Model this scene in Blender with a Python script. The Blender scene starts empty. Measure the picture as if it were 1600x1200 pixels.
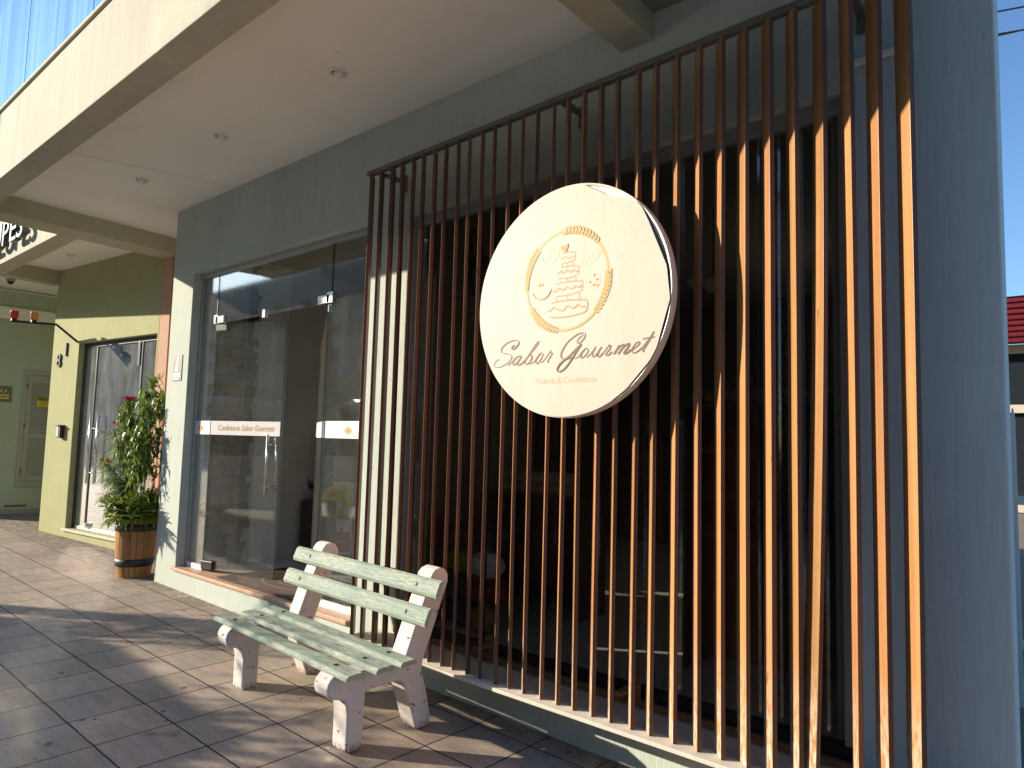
import bpy, math, random
from mathutils import Vector, Matrix
random.seed(7)
R = math.radians
sc = bpy.context.scene

# ------------------------------------------------------------------ camera, sky, sun, exposure
cd = bpy.data.cameras.new("camera"); cam = bpy.data.objects.new("camera", cd)
sc.collection.objects.link(cam); sc.camera = cam
cd.sensor_width = 36; cd.lens = 36*1090/1600; cd.clip_start = .05; cd.clip_end = 1500
_r = Vector((0.7575945, 0.65219216, 0.02638108)); _u = Vector((0.03323878, -0.07891188, 0.99632731)); _f = Vector((-0.65187863, 0.75393521, 0.08146128))
cam.matrix_world = Matrix(((_r.x, _u.x, -_f.x, 0), (_r.y, _u.y, -_f.y, 0), (_r.z, _u.z, -_f.z, 1.7), (0, 0, 0, 1)))

TO_SUN = Vector((-1.5, -1.0, 0.6)).normalized()
SUN_EL = math.asin(TO_SUN.z)
w = bpy.data.worlds.new("World"); sc.world = w; w.use_nodes = True
wn = w.node_tree.nodes; bg = wn["Background"]
sky = wn.new("ShaderNodeTexSky"); sky.sky_type = 'NISHITA'; sky.sun_disc = False
sky.sun_elevation = SUN_EL; sky.sun_rotation = math.atan2(TO_SUN.x, TO_SUN.y)
sky.air_density = 1.0; sky.dust_density = .6; sky.ozone_density = 1.6
tint = wn.new("ShaderNodeMix"); tint.data_type = 'RGBA'; tint.blend_type = 'MULTIPLY'; tint.inputs[0].default_value = 1; tint.inputs[7].default_value = (.68, .89, 1.13, 1)   # white balance of the photo
w.node_tree.links.new(sky.outputs[0], tint.inputs[6]); w.node_tree.links.new(tint.outputs[2], bg.inputs[0]); bg.inputs[1].default_value = 0.115
sd = bpy.data.lights.new("sun", 'SUN'); sun = bpy.data.objects.new("sun", sd); sc.collection.objects.link(sun)
sd.energy = 5.0; sd.angle = R(0.53); sd.color = (1, .88, .70)
sun.rotation_euler = (-TO_SUN).to_track_quat('-Z', 'Y').to_euler()
sc.view_settings.view_transform = 'Standard'; sc.view_settings.look = 'None'; sc.view_settings.gamma = 1
sc.view_settings.exposure = 0.86
sc.render.engine = 'CYCLES'
cy = sc.cycles
cy.max_bounces = 10; cy.diffuse_bounces = 5; cy.glossy_bounces = 5; cy.transmission_bounces = 6; cy.transparent_max_bounces = 24
cy.caustics_reflective = True; cy.caustics_refractive = False; cy.blur_glossy = 0.1
cy.sample_clamp_indirect = 0; cy.use_denoising = True

# ------------------------------------------------------------------ materials
def srgb(r, g, b):
    f = lambda c: (c/255/12.92) if c/255 <= .04045 else ((c/255+.055)/1.055)**2.4
    return (f(r), f(g), f(b))
class NT:
    def __init__(s, name):
        s.m = bpy.data.materials.new(name); s.m.use_nodes = True; s.t = s.m.node_tree; s.n = s.t.nodes
        s.b = s.n["Principled BSDF"]; s.out = s.n["Material Output"]
    def add(s, typ, **kw):
        n = s.n.new(typ)
        for k, v in kw.items():
            if k.startswith('i_'):
                n.inputs[k[2:].replace('_', ' ')].default_value = v
            else: setattr(n, k, v)
        return n
    def link(s, a, b): s.t.links.new(a, b)
    def coord(s, scale=(1, 1, 1), loc=(0, 0, 0), rot=(0, 0, 0), kind='Object'):
        tc = s.add("ShaderNodeTexCoord"); mp = s.add("ShaderNodeMapping")
        mp.inputs['Scale'].default_value = scale; mp.inputs['Location'].default_value = loc; mp.inputs['Rotation'].default_value = rot
        s.link(tc.outputs[kind], mp.inputs[0]); return mp.outputs[0]
    def noise(s, vec, scale, detail=4, rough=.55):
        n = s.add("ShaderNodeTexNoise"); n.inputs['Scale'].default_value = scale; n.inputs['Detail'].default_value = detail
        n.inputs['Roughness'].default_value = rough; s.link(vec, n.inputs['Vector']); return n.outputs[0]
    def ramp(s, fac, stops):
        n = s.add("ShaderNodeValToRGB"); e = n.color_ramp.elements
        while len(e) < len(stops): e.new(.5)
        for el, (p, c) in zip(e, stops):
            el.position = p; el.color = (c[0], c[1], c[2], 1) if isinstance(c, tuple) else (c, c, c, 1)
        s.link(fac, n.inputs[0]); return n.outputs[0]
    def mix(s, fac, a, b, mode='MIX'):
        n = s.add("ShaderNodeMix", data_type='RGBA', blend_type=mode)
        for sock, v in ((n.inputs[0], fac), (n.inputs[6], a), (n.inputs[7], b)):
            if hasattr(v, 'links') or hasattr(v, 'is_linked'): s.link(v, sock)
            elif isinstance(v, tuple): sock.default_value = (v[0], v[1], v[2], 1)
            else: sock.default_value = v
        return n.outputs[2]
    def bump(s, h, strength=.3, dist=.01):
        n = s.add("ShaderNodeBump"); n.inputs['Strength'].default_value = strength; n.inputs['Distance'].default_value = dist
        s.link(h, n.inputs['Height']); s.link(n.outputs[0], s.b.inputs['Normal']); return n
    def base(s, c):
        if isinstance(c, tuple): s.b.inputs['Base Color'].default_value = (c[0], c[1], c[2], 1)
        else: s.link(c, s.b.inputs['Base Color'])
    def set(s, rough=.6, metal=0, spec=.5):
        s.b.inputs['Roughness'].default_value = rough; s.b.inputs['Metallic'].default_value = metal
        s.b.inputs['Specular IOR Level'].default_value = spec; return s.m

def simple(name, c, rough=.55, metal=0, var=.12, scale=6, bump=0, spec=.5, bscale=40):
    k = NT(name); v = k.coord(kind='Object')
    n = k.noise(v, scale, 5)
    k.base(k.mix(n, tuple(x*(1-var) for x in c), tuple(min(1, x*(1+var)) for x in c)))
    if bump: k.bump(k.noise(v, bscale, 4), bump, .004)
    return k.set(rough, metal, spec)

def plaster(name, c, var=.13, streak=.5, bump=.5, dirt=(.3, .28, .2), dirtamt=.25):
    """combed plaster: fine vertical grain, water streaks and a few stains"""
    k = NT(name); v = k.coord(); vs = k.coord(scale=(130, 130, 4.5))
    grain = k.noise(vs, 1.0, 5, .65)
    soft = k.noise(v, 1.3, 5); streaks = k.noise(k.coord(scale=(9, 9, .55)), 1.0, 6, .6)
    col = k.mix(soft, tuple(x*(1-var) for x in c), tuple(min(1, x*(1+var)) for x in c))
    gm = k.ramp(grain, [(.3, .86), (.62, 1.0)])
    col = k.mix(1.0, col, gm, 'MULTIPLY')
    st = k.ramp(streaks, [(.44, 0.0), (.72, streak)])
    col = k.mix(st, col, tuple(a*.62+b*.18 for a, b in zip(c, dirt)))
    spots = k.ramp(k.noise(k.coord(scale=(1, 1, .45)), 14, 3), [(.70, 0.0), (.76, dirtamt)])
    col = k.mix(spots, col, dirt)
    holes = k.ramp(k.noise(k.coord(scale=(1, 1, .8)), 23, 1.5), [(.745, 0.0), (.765, dirtamt*1.6)]); col = k.mix(holes, col, (.09, .085, .075))
    patch = k.ramp(k.noise(v, .8, 3), [(.56, 0.0), (.585, .14)]); col = k.mix(patch, col, tuple(min(1, x*1.22) for x in c))
    k.base(col)
    hm = k.mix(.35, grain, k.noise(v, 55, 3)); k.bump(hm, bump, .006)
    return k.set(.82, 0, .25)

M = {}
M['sage'] = plaster('sage_plaster', (.49, .54, .48), streak=.22, bump=.8)
M['column'] = plaster('skylight_tinted_plaster', (.52, .61, .62), var=.05, streak=.10, bump=.5, dirtamt=.12)  # sage paint turned bluer: the skylight tint is put into the colour
M['cream'] = plaster('cream_plaster', (.47, .45, .355), streak=.5, dirtamt=.3)
M['beam'] = plaster('beam_plaster', (.46, .44, .32), streak=.2, bump=.25, dirtamt=.1)
M['lime'] = plaster('lime_plaster', (.40, .405, .20), var=.14, streak=.25, dirt=(.35, .28, .14))
M['pale_green'] = plaster('pale_green_plaster', (.46, .53, .40), streak=.12, bump=.12, dirtamt=.08)
M['pink'] = plaster('pink_plaster', (.55, .33, .23), streak=.25, bump=.2)
M['plinth'] = plaster('stained_plinth', (.55, .59, .52), var=.16, streak=.5, dirt=(.24, .17, .11), dirtamt=.55)
def ceiling():
    k = NT('ceiling_paint'); v = k.coord()
    c = k.mix(k.noise(v, .9, 5), (.80, .785, .72), (.90, .885, .825)); st = k.ramp(k.noise(v, 1.7, 5, .6), [(.60, 0.0), (.72, .35)]); c = k.mix(st, c, (.66, .61, .53))
    fl = k.ramp(k.noise(v, 16, 2), [(.74, 0.0), (.76, .6)]); c = k.mix(fl, c, (.45, .40, .34)); k.base(c); k.bump(k.noise(v, 1.6, 3), .22, .03)
    return k.set(.75, 0, .3)
M['ceiling'] = ceiling()
def tiles():
    k = NT('sidewalk_tiles'); v = k.coord(loc=(4.492, -1.88, 0))
    br = k.add("ShaderNodeTexBrick", offset=0.0, squash=1.0)
    br.inputs['Scale'].default_value = 1; br.inputs['Brick Width'].default_value = .401; br.inputs['Row Height'].default_value = .41
    br.inputs['Mortar Size'].default_value = .0055; br.inputs['Mortar Smooth'].default_value = .25; br.inputs['Bias'].default_value = 0
    br.inputs['Color1'].default_value = (.42, .34, .275, 1); br.inputs['Color2'].default_value = (.335, .28, .232, 1); br.inputs['Mortar'].default_value = (.035, .028, .024, 1)
    wob = k.noise(v, 7, 2); add = k.add("ShaderNodeMixRGB", blend_type='LINEAR_LIGHT'); add.inputs[0].default_value = .006
    k.link(v, add.inputs[1]); k.link(k.n[wob.node.name].outputs[1], add.inputs[2]); k.link(add.outputs[0], br.inputs['Vector'])
    big = k.noise(v, 1.6, 6, .6); fine = k.noise(v, 90, 4, .7); stretch = k.noise(k.coord(scale=(2.5, 14, 1)), 1.4, 5, .6)
    col = k.mix(1.0, br.outputs[0], k.ramp(big, [(.3, (.80, .79, .78)), (.7, (1.12, 1.10, 1.07))]), 'MULTIPLY')
    col = k.mix(1.0, col, k.ramp(stretch, [(.35, .86), (.65, 1.08)]), 'MULTIPLY')
    col = k.mix(1.0, col, k.ramp(fine, [(.35, .80), (.62, 1.1)]), 'MULTIPLY')
    stain = k.ramp(k.noise(v, 2.9, 3), [(.68, 0.0), (.74, .5)])
    col = k.mix(stain, col, (.10, .085, .07))
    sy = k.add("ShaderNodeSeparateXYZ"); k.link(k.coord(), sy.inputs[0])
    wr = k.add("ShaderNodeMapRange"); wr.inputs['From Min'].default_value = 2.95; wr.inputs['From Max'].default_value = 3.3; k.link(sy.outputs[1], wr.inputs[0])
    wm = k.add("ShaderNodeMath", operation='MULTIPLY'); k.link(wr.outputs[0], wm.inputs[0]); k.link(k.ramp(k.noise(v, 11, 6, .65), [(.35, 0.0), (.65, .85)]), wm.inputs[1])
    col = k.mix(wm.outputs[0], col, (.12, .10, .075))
    gum = k.ramp(k.noise(v, 9.5, 1), [(.745, 0.0), (.755, .75)]); col = k.mix(gum, col, (.07, .06, .055))
    k.base(col)
    inv = k.add("ShaderNodeMath", operation='SUBTRACT'); inv.inputs[0].default_value = 1; k.link(br.outputs[1], inv.inputs[1])
    h = k.mix(.12, inv.outputs[0], fine); k.bump(h, .6, .006)
    return k.set(.78, 0, .2)
M['tiles'] = tiles()
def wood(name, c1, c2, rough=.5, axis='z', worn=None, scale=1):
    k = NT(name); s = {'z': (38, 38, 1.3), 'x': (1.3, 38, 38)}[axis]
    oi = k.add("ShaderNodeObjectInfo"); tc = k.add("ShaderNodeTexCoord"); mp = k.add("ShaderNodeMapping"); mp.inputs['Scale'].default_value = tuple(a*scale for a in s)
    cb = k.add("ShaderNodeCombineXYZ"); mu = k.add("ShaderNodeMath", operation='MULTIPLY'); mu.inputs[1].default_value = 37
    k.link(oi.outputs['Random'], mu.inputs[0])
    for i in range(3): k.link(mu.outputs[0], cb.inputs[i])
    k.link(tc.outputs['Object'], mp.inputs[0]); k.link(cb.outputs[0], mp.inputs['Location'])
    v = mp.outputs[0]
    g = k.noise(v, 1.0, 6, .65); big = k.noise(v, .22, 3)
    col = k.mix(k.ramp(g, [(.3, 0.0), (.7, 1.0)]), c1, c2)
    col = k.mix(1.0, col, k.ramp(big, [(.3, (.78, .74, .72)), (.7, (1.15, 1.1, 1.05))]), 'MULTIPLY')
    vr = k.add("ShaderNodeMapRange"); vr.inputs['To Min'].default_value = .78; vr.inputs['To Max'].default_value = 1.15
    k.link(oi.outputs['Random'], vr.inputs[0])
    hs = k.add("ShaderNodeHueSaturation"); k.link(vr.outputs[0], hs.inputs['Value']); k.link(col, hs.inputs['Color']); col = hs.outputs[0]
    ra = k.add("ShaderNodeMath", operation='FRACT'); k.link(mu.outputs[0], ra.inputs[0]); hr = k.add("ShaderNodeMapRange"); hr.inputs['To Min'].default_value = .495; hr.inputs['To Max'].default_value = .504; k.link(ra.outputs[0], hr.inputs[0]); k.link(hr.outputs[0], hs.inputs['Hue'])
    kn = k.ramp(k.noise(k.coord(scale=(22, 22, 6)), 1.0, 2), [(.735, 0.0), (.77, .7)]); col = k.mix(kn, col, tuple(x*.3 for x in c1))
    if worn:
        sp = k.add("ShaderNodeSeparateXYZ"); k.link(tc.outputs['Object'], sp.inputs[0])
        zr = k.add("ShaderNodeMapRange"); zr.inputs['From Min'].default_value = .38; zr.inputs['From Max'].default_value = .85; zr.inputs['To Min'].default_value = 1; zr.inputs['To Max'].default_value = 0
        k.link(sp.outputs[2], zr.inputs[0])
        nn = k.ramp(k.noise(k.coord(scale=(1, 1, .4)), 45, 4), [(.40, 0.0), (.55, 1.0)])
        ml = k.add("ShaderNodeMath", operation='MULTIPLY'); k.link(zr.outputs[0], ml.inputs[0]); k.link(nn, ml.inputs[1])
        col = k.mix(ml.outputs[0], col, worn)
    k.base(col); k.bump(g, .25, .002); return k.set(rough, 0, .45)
M['slat_shaded'] = wood('shade_darkened_slat_wood', (.095, .042, .022), (.15, .068, .036), .5)  # darker copy of the slat wood: shade painted into side and back faces
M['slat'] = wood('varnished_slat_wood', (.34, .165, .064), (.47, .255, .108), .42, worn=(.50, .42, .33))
M['barrel'] = wood('barrel_oak', (.30, .145, .045), (.44, .235, .08), .5)
M['hoop'] = simple('painted_hoop', (.03, .032, .035), .45, .2, .3)
def bench_paint():
    k = NT('worn_green_paint'); v = k.coord(scale=(7, 60, 60)); v2 = k.coord()
    g = k.noise(v, 1.0, 7, .7); fine = k.noise(k.coord(scale=(16, 130, 130)), 1.0, 5, .7); big = k.noise(v2, 2.2, 4)
    col = k.mix(k.ramp(g, [(.35, 0.0), (.6, 1.0)]), (.155, .225, .175), (.25, .32, .26))
    wear = k.add("ShaderNodeMath", operation='MULTIPLY'); k.link(k.ramp(fine, [(.46, 0.0), (.56, 1.0)]), wear.inputs[0]); k.link(k.ramp(big, [(.36, 0.15), (.58, .85)]), wear.inputs[1])
    col = k.mix(wear.outputs[0], col, (.47, .465, .385))
    lich = k.ramp(k.noise(v2, 26, 6, .7), [(.58, 0.0), (.66, .6)])
    col = k.mix(lich, col, (.36, .33, .18)); 
    crack = k.ramp(k.noise(k.coord(scale=(2.2, 150, 150)), 1.0, 3, .6), [(.30, .45), (.38, 1.0)]); col = k.mix(1.0, col, crack, 'MULTIPLY')
    k.base(col); k.bump(k.mix(.5, g, fine), .5, .002)
    return k.set(.7, 0, .3)
M['bench_paint'] = bench_paint()
def bench_white():
    k = NT('chipped_white_concrete'); v = k.coord()
    col = k.mix(k.noise(v, 5, 5), (.58, .52, .485), (.68, .62, .575))
    chip = k.ramp(k.noise(v, 24, 5, .6), [(.635, 0.0), (.655, 1.0)])
    col = k.mix(chip, col, (.16, .11, .085))
    sp = k.add("ShaderNodeSeparateXYZ"); k.link(v, sp.inputs[0])
    zr = k.add("ShaderNodeMapRange"); zr.inputs['From Min'].default_value = .0; zr.inputs['From Max'].default_value = .05; zr.inputs['To Min'].default_value = 1; zr.inputs['To Max'].default_value = 0
    k.link(sp.outputs[2], zr.inputs[0])
    nn = k.ramp(k.noise(v, 60, 4), [(.42, 0.0), (.52, 1.0)]); ml = k.add("ShaderNodeMath", operation='MULTIPLY'); k.link(zr.outputs[0], ml.inputs[0]); k.link(nn, ml.inputs[1])
    col = k.mix(ml.outputs[0], col, (.10, .075, .06))
    dirt = k.ramp(k.noise(v, 60, 3), [(.62, 0.0), (.72, .35)]); col = k.mix(dirt, col, (.38, .32, .28))
    k.base(col); k.bump(k.noise(v, 45, 5), .35, .006); return k.set(.75, 0, .3)
M['bench_white'] = bench_white()
def glass(name, tint=(.86, .90, .88), ior=1.55, boost=1.0, dust=.0):
    k = NT(name); k.n.remove(k.b)
    tr = k.add("ShaderNodeBsdfTransparent"); tr.inputs[0].default_value = (*tint, 1)
    gl = k.add("ShaderNodeBsdfGlossy"); gl.inputs['Roughness'].default_value = .045; gl.inputs['Color'].default_value = (1, 1, 1, 1)
    lw = k.add("ShaderNodeLayerWeight"); lw.inputs[0].default_value = .5
    pw = k.add("ShaderNodeMath", operation='POWER'); pw.inputs[1].default_value = 4; k.link(lw.outputs['Facing'], pw.inputs[0])
    mu = k.add("ShaderNodeMath", operation='MULTIPLY_ADD'); mu.use_clamp = True; mu.inputs[1].default_value = .95*boost; mu.inputs[2].default_value = .06*boost; k.link(pw.outputs[0], mu.inputs[0])
    mx = k.add("ShaderNodeMixShader"); k.link(mu.outputs[0], mx.inputs[0]); k.link(tr.outputs[0], mx.inputs[1]); k.link(gl.outputs[0], mx.inputs[2])
    last = mx.outputs[0]
    if dust:
        df = k.add("ShaderNodeBsdfDiffuse"); df.inputs[0].default_value = (.6, .6, .55, 1)
        m2 = k.add("ShaderNodeMixShader"); f = k.ramp(k.noise(k.coord(scale=(3, 3, .8)), 1.5, 6, .65), [(.35, dust*.3), (.7, dust)])
        k.link(f, m2.inputs[0]); k.link(last, m2.inputs[1]); k.link(df.outputs[0], m2.inputs[2]); last = m2.outputs[0]
    k.link(last, k.out.inputs[0]); return k.m
M['glass'] = glass('door_glass', (.92, .93, .91), dust=.045, boost=1.3)
M['glass_edge'] = simple('glass_edge', (.20, .30, .26), .2, 0, .1)
M['dark_glass'] = glass('shop_window_glass', (.85, .87, .85), dust=.015)
M['film_glass'] = glass('tinted_film_glass', (.10, .12, .12), boost=3.6, dust=.30)
def blue_glass():
    k = NT('blue_mirror_glass'); v = k.coord(scale=(6.5, 1, .22)); n = k.noise(v, 1.6, 5, .6)
    col = k.mix(k.ramp(n, [(.35, 0.0), (.65, 1.0)]), (.24, .44, .72), (.50, .70, .86)); k.base(col)
    k.bump(n, .10, .03); return k.set(.06, .92, .5)
M['blue_glass'] = blue_glass()
M['alu'] = simple('aluminium', (.62, .62, .62), .35, .9, .06)
M['alu_dull'] = simple('dull_aluminium_frame', (.40, .41, .41), .5, .5, .1)
M['white_paint'] = simple('white_paint', (.78, .77, .74), .45, 0, .05)
M['frost'] = simple('white_vinyl', (.74, .73, .70), .4, 0, .03)
M['chrome'] = simple('polished_steel', (.75, .75, .74), .18, 1, .04)
M['terracotta'] = simple('terracotta_sill', (.46, .28, .18), .6, 0, .25, 20, .3)
M['ledge'] = simple('ledge_cement', (.56, .52, .44), .8, 0, .16, 14, .35)
M['rail'] = simple('old_steel_rail', (.155, .145, .12), .65, .3, .25, 12, .2)
M['rust'] = simple('rusty_edge', (.22, .11, .05), .85, 0, .5, 40, .4)
M['black'] = simple('black_paint', (.018, .018, .018), .45, 0, .2)
M['dark_metal'] = simple('dark_grey_metal', (.07, .07, .075), .4, .6, .15)
M['dark_soffit'] = simple('dark_soffit', (.20, .21, .17), .8, 0, .1)
M['grey_tile_floor'] = simple('pale_floor_tile', (.60, .58, .54), .25, 0, .04, 3)
M['grey_wall'] = simple('grey_cement_wall', (.58, .60, .61), .8, 0, .3, 2.2, .3, bscale=12)
M['brown_wall'] = simple('brown_cement_wall', (.36, .32, .285), .85, 0, .3, 1.8, .3, bscale=9)
M['warm_wall'] = simple('warm_grey_cement', (.50, .47, .43), .8, 0, .3, 2.0, .3, bscale=10)
M['dark_wood'] = simple('dark_stained_wood', (.045, .030, .022), .6, 0, .3)
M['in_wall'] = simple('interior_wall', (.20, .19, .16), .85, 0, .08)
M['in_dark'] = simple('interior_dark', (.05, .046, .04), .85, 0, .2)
def stone():
    k = NT('stone_cladding'); v = k.coord(rot=(0, 0, 0)); tc = k.add("ShaderNodeSeparateXYZ"); k.link(v, tc.inputs[0]); cb = k.add("ShaderNodeCombineXYZ")
    k.link(tc.outputs[1], cb.inputs[0]); k.link(tc.outputs[2], cb.inputs[1])
    br = k.add("ShaderNodeTexBrick", offset=.5); br.inputs['Scale'].default_value = 1; br.inputs['Brick Width'].default_value = .27; br.inputs['Row Height'].default_value = .105
    br.inputs['Mortar Size'].default_value = .004; br.inputs['Color1'].default_value = (.38, .31, .235, 1); br.inputs['Color2'].default_value = (.25, .205, .16, 1); br.inputs['Mortar'].default_value = (.10, .085, .07, 1)
    k.link(cb.outputs[0], br.inputs['Vector']); n = k.noise(v, 18, 5, .6)
    k.base(k.mix(1.0, br.outputs[0], k.ramp(n, [(.3, .7), (.7, 1.2)]), 'MULTIPLY')); k.bump(n, .5, .01); return k.set(.85, 0, .3)
M['stone'] = stone()
def sign_face():
    k = NT('sign_vinyl'); v = k.coord(); n = k.noise(v, 2.0, 4)
    col = k.mix(n, (.51, .475, .385), (.57, .535, .445))
    sp = k.add("ShaderNodeSeparateXYZ"); k.link(v, sp.inputs[0])
    drops = k.ramp(k.noise(k.coord(scale=(70, 1, 22), rot=(0, R(-14), 0)), 1.0, 2), [(.60, 0.0), (.65, .7)])
    zr = k.add("ShaderNodeMapRange"); zr.inputs['From Min'].default_value = -.15; zr.inputs['From Max'].default_value = .3; k.link(sp.outputs[2], zr.inputs[0])
    ml = k.add("ShaderNodeMath", operation='MULTIPLY'); k.link(drops, ml.inputs[0]); k.link(zr.outputs[0], ml.inputs[1])
    col = k.mix(ml.outputs[0], col, (.42, .38, .32))
    grime = k.ramp(k.noise(k.coord(scale=(14, 1, 1.1)), 1.0, 5, .6), [(.52, 0.0), (.70, .30)]); col = k.mix(grime, col, (.44, .39, .30))
    k.base(col); k.bump(k.noise(k.coord(scale=(1, 1, .5)), 5, 3), .15, .012); return k.set(.5, 0, .35)
M['sign_face'] = sign_face()
M['sign_rim'] = simple('sign_rim', (.60, .56, .51), .4, .1, .08)
M['gold'] = simple('gold_print', (.55, .325, .075), .5, 0, .05)
M['brown_print'] = simple('brown_print', (.15, .07, .05), .5, 0, .08)
M['tan_print'] = simple('tan_print', (.56, .33, .18), .5, 0, .05)
M['faint_print'] = simple('faint_print', (.68, .53, .36), .5, 0, .05)
M['orange_print'] = simple('orange_print', (.70, .215, .07), .5, 0, .05)
M['soil'] = simple('soil', (.05, .035, .022), .95, 0, .4, 30, .6)
def leaf(name, c1, c2, trans=.35):
    k = NT(name); g = k.add("ShaderNodeNewGeometry"); 
    col = k.mix(g.outputs['Random Per Island'], c1, c2); k.base(col); k.set(.42, 0, .45)
    t = k.add("ShaderNodeBsdfTranslucent"); k.link(k.mix(.5, col, (.30, .42, .06)), t.inputs[0]); mx = k.add("ShaderNodeMixShader"); mx.inputs[0].default_value = trans
    k.link(k.b.outputs[0], mx.inputs[1]); k.link(t.outputs[0], mx.inputs[2]); k.link(mx.outputs[0], k.out.inputs[0]); return k.m
M['leaf'] = leaf('rose_leaf', (.05, .11, .018), (.19, .27, .05))
M['leaf_fern'] = leaf('fern_leaf', (.06, .11, .012), (.24, .28, .035))
M['leaf_grey'] = leaf('grey_leaf', (.18, .23, .14), (.40, .44, .30))
M['leaf_dark'] = leaf('indoor_leaf', (.012, .03, .012), (.03, .06, .02), .15)
M['tree_leaf'] = leaf('tree_leaf', (.04, .08, .02), (.09, .13, .03))
M['stem'] = simple('stem', (.10, .085, .035), .7, 0, .3)
M['bark'] = simple('bark', (.13, .10, .075), .9, 0, .35, 10, .6)
M['petal'] = simple('rose_petal', (.50, .01, .06), .5, 0, .25)
M['pot_brown'] = simple('brown_planter', (.055, .028, .020), .45, 0, .1)
M['asphalt'] = simple('cobbled_street', (.42, .385, .33), .9, 0, .2, 30, .4)
M['concrete'] = simple('concrete', (.34, .33, .31), .85, 0, .12, 8, .3)
M['ground'] = simple('dry_ground', (.20, .17, .12), .95, 0, .2, 3)
M['red_lens'] = simple('red_lens', (.55, .012, .012), .2, 0, .1)
M['amber_lens'] = simple('amber_lens', (.75, .25, .01), .2, 0, .1)
M['shutter'] = simple('grey_shutter_paint', (.37, .37, .33), .55, 0, .06)
M['bronze'] = simple('bronze_plaque', (.11, .10, .065), .4, .4, .2)
M['plaque_gold'] = simple('plaque_gold', (.45, .36, .14), .4, .3, .1)
M['yellow'] = simple('yellow_label', (.68, .62, .05), .5, 0, .06)
M['label_grey'] = simple('grey_label', (.13, .13, .12), .5, 0, .08)
M['red_sheet'] = simple('red_roof_sheet', (.13, .008, .014), .4, .1, .1)
M['letter'] = simple('dark_steel_letter', (.10, .105, .115), .35, .5, .1)
M['mat'] = simple('doormat_coir', (.075, .042, .026), .98, 0, .55, 9, .6, bscale=120)
M['mat_gold'] = simple('doormat_pattern', (.17, .11, .06), .98, 0, .4, 60, .5)
M['bread'] = simple('bread_crust', (.36, .22, .11), .6, 0, .35, 14)
M['bread_pale'] = simple('bread_pale', (.55, .42, .26), .55, 0, .25, 14)
M['pack_red'] = simple('red_pack', (0.180, 0.009, 0.013), .3, 0, .1)
M['pack_blue'] = simple('blue_pack', (0.013, 0.023, 0.090), .3, 0, .1)
M['pack_yellow'] = simple('yellow_pack', (0.279, 0.234, 0.036), .3, 0, .1)
M['frz_white'] = simple('freezer_white', (.66, .68, .70), .3, 0, .03)
M['frz_red'] = simple('freezer_red', (.50, .06, .045), .35, 0, .05)
M['frz_yellow'] = simple('freezer_yellow', (.62, .55, .05), .35, 0, .1)
M['globe'] = simple('opal_globe', (.72, .72, .68), .3, 0, .02)
M['pvc'] = simple('pale_pipe', (.50, .52, .56), .4, 0, .08)
M['van'] = simple('van_white', (.72, .72, .72), .25, .1, .03)
M['van_glass'] = simple('van_glass', (.02, .025, .03), .05, 0, .1, spec=.8)
M['rubber'] = simple('rubber', (.02, .02, .02), .8, 0, .2)
M['house'] = simple('house_wall', (.50, .44, .34), .8, 0, .1)
M['roof_tile'] = simple('clay_roof', (.26, .11, .06), .8, 0, .3, 12)
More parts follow.
